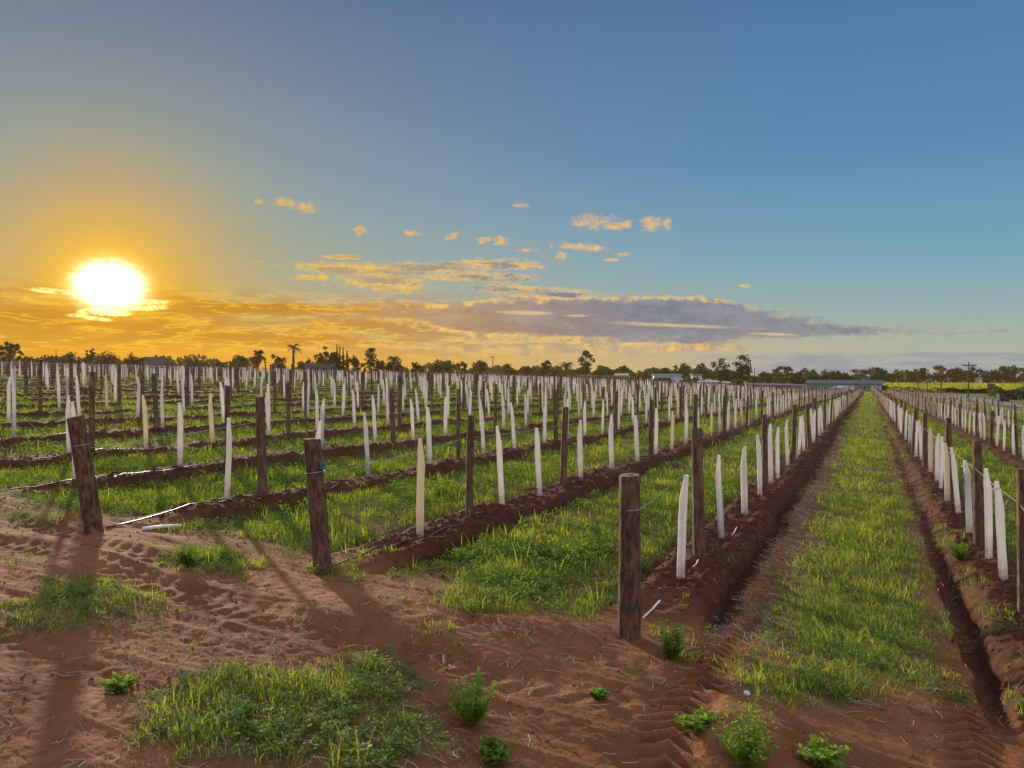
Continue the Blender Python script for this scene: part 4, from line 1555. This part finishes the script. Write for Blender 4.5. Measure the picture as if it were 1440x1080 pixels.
TREES = [
    (14, 471, 30, 150, 'lacy', 'gum', 'open round-headed tree alone at the far left edge', 'gum_tree'),
    (52, 499, 60, 165, 'dome', 'dense', 'low dark bush mass right of the lone far left tree', 'wide_bush'),
    (76, 494, 34, 175, 'dome', 'dense', 'rounded bush below and left of the glowing sun', 'round_bush'),
    (97, 491, 36, 178, 'dome', 'dense', 'rounded tree almost under the left rim of the sun', 'round_tree'),
    (127, 485, 17, 172, 'lacy', 'gum', 'small open-crowned tree standing under the sun', 'gum_tree'),
    (152, 492, 52, 160, 'dome', 'russet', 'wide reddish dome-shaped tree straight below the sun', 'round_tree'),
    (193, 492, 34, 172, 'dome', 'dense', 'rounded tree touching the left side of the far gabled house', 'round_tree'),
    (268, 499, 26, 150, 'dome', 'russet', 'reddish domed bush right of the far gabled house', 'round_bush'),
    (335, 497, 30, 175, 'dome', 'gum', 'grey-green low tree left of the bare round tree', 'round_tree'),
    (300, 503, 40, 180, 'dome', 'gum', 'very low bush between the domed bush and the bare round tree', 'low_bush'),
    (363, 485, 21, 170, 'lacy', 'gum', 'bare-looking round tree left of the tall palm', 'gum_tree'),
    (391, 492, 24, 175, 'dome', 'gum', 'soft grey-green tree just left of the tall palm', 'round_tree'),
    (430, 501, 30, 180, 'dome', 'dense', 'low dark shrub just right of the tall palm', 'low_bush'),
    (460, 483, 36, 175, 'lacy', 'gum', 'wide lacy tree behind the dark-roofed house', 'gum_tree'),
    (474, 484, 5.5, 170, 'cypress', 'dense', 'tallest narrow cypress beside the wide lacy tree', 'cypress'),
    (478, 487, 4.5, 171, 'cypress', 'dense', 'narrow cypress touching the tallest cypress', 'cypress'),
    (483, 488, 5.5, 169, 'cypress', 'dense', 'narrow cypress third from the wide lacy tree', 'cypress'),
    (488, 493, 5.5, 170, 'cypress', 'dense', 'shortest narrow cypress of the cypress cluster', 'cypress'),
    (468, 498, 20, 176, 'dome', 'dense', 'dark bush at the foot of the cypress cluster', 'round_bush'),
    (500, 496, 26, 172, 'dome', 'dense', 'dark rounded tree right of the cypress cluster', 'round_tree'),
    (521, 490, 23, 178, 'spire', 'dense', 'ragged tiered pine right of the cypress cluster', 'pine_tree'),
    (536, 499, 18, 182, 'dome', 'dense', 'dark bush between the tiered pine and the squat palm', 'round_bush'),
    (552, 503, 30, 186, 'dome', 'dense', 'dark bush hugging the foot of the squat palm', 'round_bush'),
    (586, 506, 22, 200, 'dome', 'gum', 'small domed tree right of the squat palm', 'round_tree'),
    (620, 504, 38, 205, 'dome', 'dense', 'broad dark tree at the left end of the middle vine block', 'round_tree'),
    (651, 509, 20, 250, 'gum', 'gum', 'small gum at the left of the middle power pole', 'gum_tree'),
    (676, 508, 28, 255, 'gum', 'gum', 'wide low gum just left of the middle power pole', 'gum_tree'),
    (714, 512, 24, 260, 'gum', 'gum', 'low gum just right of the middle power pole', 'gum_tree'),
    (741, 514, 24, 250, 'dome', 'russet', 'dark reddish tree left of the dense dark tree in the middle', 'round_tree'),
    (768, 503, 20, 245, 'dome', 'dense', 'dense dark upright tree beside the feathery middle palm', 'round_tree'),
    (782, 521, 30, 240, 'dome', 'dense', 'dark bush under the feathery middle palm', 'round_bush'),
    (823, 492, 27, 280, 'gum', 'gum', 'tall open gum standing above the middle treeline', 'gum_tree'),
    (850, 517, 30, 300, 'dome', 'dense', 'low dark tree at the right foot of the tall open gum', 'round_tree'),
    (877, 511, 7, 320, 'lacy', 'gum', 'tiny round-topped tree poking above the low treeline', 'gum_tree'),
    (904, 521, 24, 215, 'dome', 'light', 'light green bush touching the white farm shed', 'round_bush'),
    (932, 517, 30, 330, 'dome', 'dense', 'rounded dark tree right behind the white farm shed', 'round_tree'),
    (961, 511, 28, 300, 'gum', 'gum', 'spreading gum above the right end of the white farm shed', 'gum_tree'),
    (972, 527, 26, 215, 'dome', 'light', 'bright green bush right of the white farm shed', 'round_bush'),
    (987, 509, 13, 290, 'gum', 'gum', 'slender small-headed gum left of the twin gums', 'gum_tree'),
    (1014, 503, 28, 270, 'gum', 'gum', 'left open-crowned tree of the big twin gums', 'gum_tree'),
    (1043, 499, 33, 265, 'gum', 'dense', 'right and darker tree of the big twin gums', 'gum_tree'),
    (1022, 526, 40, 275, 'dome', 'dense', 'dark undergrowth tree below the big twin gums', 'round_tree'),
    (1037, 533, 20, 240, 'dome', 'light', 'small light bush in front of the big twin gums', 'round_bush'),
    (1061, 528, 22, 242, 'dome', 'light', 'light bush left of the long low sheds', 'round_bush'),
    (1075, 520, 26, 285, 'dome', 'dense', 'dark dome tree right of the big twin gums', 'round_tree'),
    (1097, 515, 20, 300, 'gum', 'dense', 'dark gum behind the long low sheds', 'gum_tree'),
    (1109, 514, 11, 305, 'gum', 'gum', 'narrow gum between two darker trees behind the low sheds', 'gum_tree'),
    (1098, 526, 28, 265, 'dome', 'light', 'light green tree rising over the low sheds', 'round_tree'),
    (1122, 523, 30, 272, 'dome', 'dense', 'dark tree just left of the blue-green shed gable', 'round_tree'),
    (1150, 519, 38, 330, 'dome', 'dense', 'broad tree behind the gable of the blue-green shed', 'round_tree'),
    (1182, 518, 36, 300, 'dome', 'dense', 'broad tree behind the middle of the blue-green shed', 'round_tree'),
    (1213, 520, 30, 350, 'gum', 'gum', 'gum behind the right half of the blue-green shed', 'gum_tree'),
    (1236, 517, 26, 360, 'gum', 'gum', 'gum above the right end of the blue-green shed', 'gum_tree'),
    (1251, 525, 18, 380, 'gum', 'gum', 'low gum where the wood meets the yellow field', 'gum_tree'),
    (1282, 519, 26, 445, 'dome', 'gum', 'grey-green tree at the left of the far field treeline', 'round_tree'),
    (1296, 518, 20, 455, 'gum', 'gum', 'tree behind the leftmost roadside pole', 'gum_tree'),
    (1322, 514, 22, 440, 'gum', 'gum', 'light gum behind the second tallest roadside pole', 'gum_tree'),
    (1345, 515, 24, 435, 'dome', 'dense', 'dense dark tree just left of the tall crossarm pole', 'round_tree'),
    (1369, 513, 24, 435, 'dome', 'dense', 'dark tree right behind the tall crossarm pole', 'round_tree'),
    (1392, 517, 28, 445, 'dome', 'gum', 'grey-green tree right of the tall crossarm pole', 'round_tree'),
    (1420, 511, 30, 435, 'dome', 'dense', 'large dark domed tree near the right edge', 'round_tree'),
    (1441, 513, 14, 425, 'dome', 'light', 'yellowish tree at the right edge', 'round_tree'),
]
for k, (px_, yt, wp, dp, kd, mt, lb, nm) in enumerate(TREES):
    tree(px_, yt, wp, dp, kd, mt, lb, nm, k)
palm(412, 480, 23, 168, 'tall slim palm with drooping fronds above the far left fields', 1)
palm(553, 497, 22, 184, 'squat palm in the dark bushes right of the tiered pine', 2, True)
palm(795, 505, 24, 243, 'feathery palm beside the dense dark tree in the middle', 3, True)


def far_woods():
    r = np.random.default_rng(99)
    PP = []
    for (x0, x1, dep, y0, n, amp) in [(-60, 360, 330, 504, 5200, 3), (560, 760, 420, 514, 3600, 3), (700, 1010, 430, 517, 6200, 3), (960, 1270, 420, 524, 5200, 3), (1255, 1510, 470, 524, 3600, 3)]:
        px = r.uniform(x0, x1, n)
        yt = y0 + amp * 2.2 * (vnoise(px / 13.0, px * 0, 6) - .5) * 2 + amp * (vnoise(px / 4.5, px * 0, 8) - .5) * 2 + (px - x0) / (x1 - x0) * (4 if x0 > 500 else 2)
        d = dep + r.uniform(-9, 9, n)
        X, Y = at(px, d)
        zt = EYE + (HZ - yt) / F * dep
        zb = zbase(X, Y)
        PP.append(np.stack([X, Y, zb + (np.maximum(zt - zb, 1.0)) * r.uniform(0, 1, n) ** .7], -1))
    leaves_obj('far_woods', np.concatenate(PP), .85, r, M['gum'], 'far continuous belt of trees along the horizon', 'woods', kind='stuff')


far_woods()


# ------------------------------------------------------------------ buildings
def shed_at(name, px, dep, rot, label, L_, W_, eave, ridge, wall, roof, cat='shed', ytop=None):
    """a gabled building; local x runs along the ridge, -y faces the camera before turning"""
    X, Y = at(px, dep)
    z = float(zbase(X, Y)) - .1
    if ytop:                                   # ridge height read off the photo, same roof rise
        h = max(1.7, top_h(px, ytop, dep)[3] + .1)
        eave, ridge = h - (ridge - eave), h
    root = empty(name, (X, Y, z), YAW + rot)
    tag(root, label, cat)
    b = MB()
    x0, x1, y0, y1 = -L_ / 2, L_ / 2, -W_ / 2, W_ / 2
    b.poly([(x0, y0, 0), (x1, y0, 0), (x1, y1, 0), (x0, y1, 0), (x0, y0, eave), (x1, y0, eave), (x1, y1, eave), (x0, y1, eave), (x0, 0, ridge), (x1, 0, ridge)],
           [(0, 1, 5, 4), (2, 3, 7, 6), (3, 0, 4, 8, 7), (1, 2, 6, 9, 5)])
    b.build('wall', wall, root)
    q = MB()
    o, t = .35, .12
    sl_ = (ridge - eave) / (W_ / 2)
    for s_ in (-1, 1):
        ye = s_ * (W_ / 2 + o)
        ze = eave - o * sl_
        pts = [(x0 - o, ye, ze + .02), (x1 + o, ye, ze + .02), (x1 + o, 0, ridge + .02), (x0 - o, 0, ridge + .02)]
        pts2 = [(a, c, d + t) for a, c, d in pts]
        q.poly(pts + pts2, [(0, 1, 2, 3), (7, 6, 5, 4), (0, 4, 5, 1), (1, 5, 6, 2), (2, 6, 7, 3), (3, 7, 4, 0)])
    # standing seams
    q.build('roof', roof, root)
    return root


def panel(root, name, x0, x1, z0, z1, yf, mat, depth=.05, frame=True, fm=None):
    o = MB().box(x0, x1, yf - depth, yf - .004, z0, z1).build(name, mat, root)
    return o


def gable_panel(root, name, y0, y1, z0, z1, xf, mat):
    return MB().box(xf - .05, xf - .004, y0, y1, z0, z1).build(name, mat, root)


def corr(name, col, scale=9.0, rough=.55):
    m_, nt, b, p = new_mat(name)
    tc = nt.nodes.new('ShaderNodeTexCoord')
    sep = nt.nodes.new('ShaderNodeSeparateXYZ')
    nt.links.new(tc.outputs['Object'], sep.inputs[0])
    w = b.m('SINE', b.mul(b.add(sep.outputs[0], sep.outputs[1]), scale))
    n = b.noise(tc.outputs['Object'], .8, 5, .6)
    c = b.mix(b.sstep(n, .35, .7), tuple(x * .85 for x in col[:3]) + (1,), tuple(min(1, x * 1.1) for x in col[:3]) + (1,))
    nt.links.new(c, p.inputs['Base Color'])
    p.inputs['Roughness'].default_value = rough
    bump(b, p, w, .35, .03)
    return m_


def buildings():
    teal = corr('teal_cladding', (.13, .235, .235))
    blue = corr('blue_roof_sheet', (.055, .105, .11))
    white = corr('white_cladding', (.62, .64, .66))
    grey = corr('grey_sheet', (.20, .22, .24))
    cream = plain('cream_door', (.55, .54, .44), .6, .1, 3)
    dark = plain('dark_opening', (.03, .03, .034), .8, .2, 3)
    slate = plain('slate_roof', (.06, .052, .05), .8, .2, 2)
    glass = plain('window_glass', (.05, .06, .07), .12, .1, 2)
    # 1 long blue-green shed behind the end of the grass lane
    rt = shed_at('long_shed', 1187, 222, R(-26), 'long blue-green shed with cream doors at the end of the grass lane', 20.0, 8.4, 1.95, 2.85, teal, blue, 'shed', 535)
    yf = -4.2
    for (a, c) in ((1.0, 3.0), (7.1, 9.0)):
        d = panel(rt, 'door', a, c, .1, 1.75, yf, cream)
        MB().box(a - .12, a, yf - .09, yf - .003, .1, 1.85).box(c, c + .12, yf - .09, yf - .003, .1, 1.85).box(a, c, yf - .09, yf - .003, 1.75, 1.87).build('frame', teal, d)
    d = panel(rt, 'door', 9.35, 9.75, .1, 1.7, yf, white)
    wv = panel(rt, 'window', 4.4, 5.9, .6, 1.6, yf, glass)
    MB().box(4.3, 6.0, yf - .08, yf - .052, 1.6, 1.68).box(4.3, 6.0, yf - .08, yf - .052, .52, .6).box(5.1, 5.2, yf - .08, yf - .052, .6, 1.6).build('frame', cream, wv)
    gable_panel(rt, 'door', -1.6, 1.9, .1, 2.0, -10.0, cream)
    # 2 two low grey sheds left of it
    for k, (px, dep, L_, lab) in enumerate([(1062, 203, 4.8, 'low grey shed with a white end, left of its longer twin'), (1094, 206, 7.4, 'longer low grey shed between its twin and the blue-green shed'), (1120, 210, 3.0, 'short grey lean-to next to the gable of the blue-green shed')]):
        s_ = shed_at('low_shed', px, dep, R(-14), lab, L_, 3.2, 1.75, 2.0, grey, grey, 'shed', 540 + (k == 2) * 2)
        if k < 2:
            gable_panel(s_, 'end_panel', -1.5, 1.5, .1, 1.35, -L_ / 2, white)
        panel(s_, 'door', -.9, .4, .1, 1.3, -1.6, dark)
    # 3 white farm shed with an open dark bay
    rt = shed_at('farm_shed', 938, 205, R(-6), 'white farm shed with a dark open bay and low side annex', 7.3, 4.2, 2.8, 3.15, white, grey, 'shed', 526.5)
    MB().box(-3.55, .75, -2.16, -2.104, .1, 2.25).build('open_bay', dark, rt)
    MB().box(-1.5, -1.36, -2.22, -2.163, 0, 2.3).build('bay_post', grey, rt)
    an = MB().box(-5.3, -3.66, -1.6, 1.8, 0, 1.75).build('annex', cream, rt)
    MB().box(-5.4, -3.67, -1.75, 1.95, 1.753, 1.86).build('roof', grey, an)
    MB().box(-4.8, -4.2, -1.66, -1.603, .1, 1.5).build('door', dark, an)
    # 4 little outbuildings between the bushes
    for (px, dep, lab, mat, L_, yt) in [(1003, 206, 'tiny white outbuilding among the bushes left of the twin gums', white, 2.0, 535.5), (1021, 207, 'tiny white hut below the right twin gum', white, 1.1, 537), (988, 208, 'tiny grey outbuilding beside the bright green bush', grey, 1.5, 537), (979, 262, 'small pale green roofed house behind the bright green bush', cream, 3.6, 526)]:
        s_ = shed_at('outbuilding', px, dep, R(12), lab, L_, 1.8, 1.5, 1.8, mat, blue if dep > 250 else white, 'hut', yt)
        panel(s_, 'door', -.3, .35, .1, 1.2, -.9, dark)
    # 5 far houses at the left
    rt = shed_at('gabled_house', 217, 166, R(72), 'grey gabled house between two domed trees under the sunset', 5.2, 4.8, 2.5, 4.6, plain('house_wall', (.22, .2, .2), .8, .15, 2), slate, 'house')
    panel(rt, 'window', -1.6, -.5, .9, 1.9, -2.5, glass)
    panel(rt, 'door', .5, 1.4, .1, 2.0, -2.5, dark)
    MB().box(1.2, 1.8, .6, 1.2, 3.3, 4.9).build('chimney', slate, rt)
    rt = shed_at('roofed_house', 450, 172, R(6), 'low dark-roofed house beneath the wide lacy tree', 6.5, 6.0, 1.7, 3.6, plain('brick_wall', (.16, .09, .07), .85, .2, 3), slate, 'house')
    panel(rt, 'window', -2, -.6, .7, 1.5, -3.0, glass)
    panel(rt, 'window', .8, 2.2, .7, 1.5, -3.0, glass)
    # 6 pale long roof in the middle distance, white farm house in the trees at right
    rt = shed_at('low_pavilion', 869, 300, R(4), 'long pale low building on the field behind the green vine block', 7.5, 4, 1.5, 2.1, cream, cream, 'building', 525.5)
    panel(rt, 'door', -1, 0, .1, 1.4, -2, dark)
    rt = shed_at('far_house', 1376, 428, R(10), 'white far house among the trees right of the tall crossarm pole', 2.6, 2.4, 1.6, 2.4, white, grey, 'house', 531)
    panel(rt, 'window', -.9, -.2, .8, 1.5, -1.2, glass)
    rt = shed_at('far_house', 1217, 290, R(10), 'white house half hidden in the wood over the blue-green shed', 2.2, 2.4, 1.6, 2.4, white, slate, 'house', 531)
    panel(rt, 'window', -.9, .1, 1.2, 1.9, -1.5, glass)


buildings()


# ------------------------------------------------------------------ parked cars, poles, roadside things
def car(px, dep, rz, label):
    X, Y = at(px, dep)
    root = empty('parked_car', (X, Y, float(zbase(X, Y))), rz)
    tag(root, label, 'car', 'white cars parked at the shed')
    paint = plain('car_paint', (.72, .72, .74), .3, .05, 2)
    glass = plain('car_glass', (.04, .045, .05), .1, .1, 2)
    tyre = plain('car_tyre', (.02, .02, .02), .8, .2, 6)
    prof = [(-2.1, .35), (-2.12, .75), (-1.9, .92), (-1.35, .98), (-.75, 1.42), (.65, 1.46), (1.35, 1.0), (2.0, .86), (2.15, .62), (2.12, .32)]
    b = MB()
    n = len(prof)
    for (w, s_) in ((.82, -1), (.82, 1)):
        b.poly([(x, s_ * (w - .10 * (z > 1.1)), z) for x, z in prof], [tuple(range(n))[::s_]])
    b.f += [(i, (i + 1) % n, n + (i + 1) % n, n + i) for i in range(n)]
    b.build('body', paint, root)
    g = MB()
    for s_ in (-1, 1):
        g.poly([(-1.15, s_ * .80, 1.0), (-.70, s_ * .73, 1.36), (.6, s_ * .73, 1.40), (1.15, s_ * .80, 1.02)], [(0, 1, 2, 3)[::s_]])
    g.build('window', glass, root)
    for x in (-1.3, 1.35):
        for s_ in (-1, 1):
            w = MB().tube([(x, s_ * .66, .31), (x, s_ * .86, .31)], .31, 14).build('wheel', tyre, root)
            MB().tube([(x, s_ * .861, .31), (x, s_ * .875, .31)], .17, 10).build('rim', paint, w)
    for s_ in (-1, 1):
        MB().box(2.05, 2.17, s_ * .62 - .14, s_ * .62 + .14, .64, .78).build('headlight', paint, root)


car(1179, 211, YAW + R(-22), 'white car parked in front of the blue-green shed, nearer its gable')
car(1188, 209, YAW + R(-20), 'white car parked in front of the blue-green shed, nearer its doors')


def power_pole(px, ytop, dep, rad, label, arm=True, ins=3):
    X, Y, z0, H = top_h(px, ytop, dep)
    root = empty('power_pole', (X, Y, z0), YAW)
    tag(root, label, 'pole', 'timber power poles')
    MB().tube([(0, 0, -.3), (0, 0, H * .5), (.02, 0, H)], [rad * 1.15, rad, rad * .8], 9).build('pole', M['pole'], root)
    if arm:
        a = 1.15
        ar = MB().box(-a, a, -rad - .13, -rad - .01, H - .62, H - .46).build('crossarm', M['pole'], root)
        for k in range(ins):
            x = -a * .9 + 1.8 * a * k / (ins - 1)
            MB().tube([(x, -rad - .07, H - .46), (x, -rad - .07, H - .36), (x, -rad - .07, H - .27), (x, -rad - .07, H - .2)], [.025, .07, .07, .03], 7).build('insulator', M['chalk'], ar)
        MB().tube([(-a * .6, -rad - .07, H - .6), (0, -rad - .02, H - 1.2)], .025, 5).tube([(a * .6, -rad - .07, H - .6), (0, -rad - .02, H - 1.2)], .025, 5).build('brace', M['wire'], root)
    return root


power_pole(1362, 509, 118, .10, 'tallest roadside power pole with a wide crossarm', True, 4)
power_pole(1323.5, 522, 152, .13, 'second tallest roadside pole standing at the verge', False)
power_pole(1304, 533, 176, .11, 'slim short roadside pole between two stouter poles', False)
power_pole(1291, 525, 200, .14, 'roadside pole farthest along the curve, nearest the sheds', False)
power_pole(693, 500, 262, .16, 'lone power pole above the middle vine block', True, 2)
power_pole(1061, 516, 262, .12, 'thin pale pole right of the big twin gums', False)
power_pole(850, 517, 270, .09, 'thin pole in the green field right of the tall gum', False)
power_pole(79, 492, 92, .05, 'thin dark pole in the hazy far left rows', False)


def pole_lines():
    pts = [(1362, 509, 118), (1323.5, 522, 152), (1304, 533, 176), (1291, 525, 200)]
    # service lines between the roadside poles, and one leaving the frame at the right
    ends = []
    for px, yt, dp in pts:
        X, Y, z0, H = top_h(px, yt, dp)
        ends.append(np.array((X, Y, z0 + H - .3)))
    ends = [ends[0] + (14, -75, 2.2)] + ends
    for k in range(len(ends) - 1):
        a, c = ends[k], ends[k + 1]
        q = [a + (c - a) * t - np.array((0, 0, 1.1 * 4 * t * (1 - t))) for t in np.linspace(0, 1, 9)]
        lab = ['power line running from the tallest roadside pole out of view', 'power line between the tallest and second tallest roadside poles',
               'power line between the second tallest and the slim roadside poles', 'power line between the slim and the farthest roadside poles'][k]
        tag(MB().tube(q, .010, 4).build('power_line', M['pipe']), lab, 'power line', 'roadside power lines')


pole_lines()


def roadside():
    orange = plain('orange_marker', (.62, .22, .05), .6, .15, 6)
    dark = plain('bin_plastic', (.03, .03, .035), .5, .15, 6)
    lid = plain('bin_lid', (.05, .05, .055), .5, .15, 6)
    # orange marker
    X, Y = at(1337.5, 160)
    z = float(zbase(X, Y))
    root = empty('road_marker', (X, Y, z), YAW)
    tag(root, 'small orange marker board on a post beside the road', 'marker')
    MB().box(-.04, .04, -.03, .03, 0, .95).build('post', orange, root)
    MB().box(-.30, .30, -.06, -.032, .55, 1.15).build('board', orange, root)
    # two dark bins on the verge
    for k, (px, dep, s_, lab) in enumerate([(1405.5, 124, 1.0, 'upright dark bin on the grass verge right of the road'), (1414, 124, .8, 'squat dark box beside the upright bin on the verge')]):
        X, Y = at(px, dep)
        root = empty('roadside_bin' if k == 0 else 'roadside_box', (X, Y, float(zbase(X, Y))), YAW + .2)
        tag(root, lab, 'bin' if k == 0 else 'box')
        w, h = (.30, 1.25) if k == 0 else (.62, .62)
        MB().poly([(-w * .85, -.28, .04), (w * .85, -.28, .04), (w * .85, .28, .04), (-w * .85, .28, .04), (-w, -.34, h), (w, -.34, h), (w, .34, h), (-w, .34, h)],
                  [(0, 3, 2, 1), (4, 5, 6, 7), (0, 1, 5, 4), (1, 2, 6, 5), (2, 3, 7, 6), (3, 0, 4, 7)]).build('body', dark, root)
        MB().box(-w - .04, w + .04, -.38, .38, h + .004, h + .07).build('lid', lid, root)
        if k == 0:
            for s2 in (-1, 1):
                MB().tube([(s2 * w * .9, .30, .10), (s2 * (w * .9 + .06), .30, .10)], .10, 10).build('wheel', lid, root)
    # timber T-frame at the right edge
    X, Y = at(1433, 132)
    root = empty('timber_stand', (X, Y, float(zbase(X, Y))), YAW)
    tag(root, 'small timber stand with a level top rail at the right edge', 'stand')
    MB().box(-.05, .05, -.05, .05, 0, 1.05).box(.42, .5, -.05, .05, 0, 1.05).build('post', M['pole'], root)
    MB().box(-.55, .65, -.07, .07, 1.053, 1.17).build('rail', M['pole'], root)


roadside()


# ------------------------------------------------------------------ the air
def build_haze():
    m_ = bpy.data.materials.new('evening_haze')
    m_.use_nodes = True
    nt = m_.node_tree
    nt.nodes.remove(nt.nodes['Principled BSDF'])
    v = nt.nodes.new('ShaderNodeVolumePrincipled')
    v.inputs['Color'].default_value = (.97, .66, .24, 1)
    v.inputs['Density'].default_value = HAZE_D
    v.inputs['Anisotropy'].default_value = .4
    nt.links.new(v.outputs[0], nt.nodes['Material Output'].inputs['Volume'])
    o = MB().box(-690, 690, -690, 690, -12, 27).build('haze', m_)
    tag(o, 'thin warm evening haze over the whole field', 'haze', kind='stuff')


HAZE_D = .00013
build_haze()
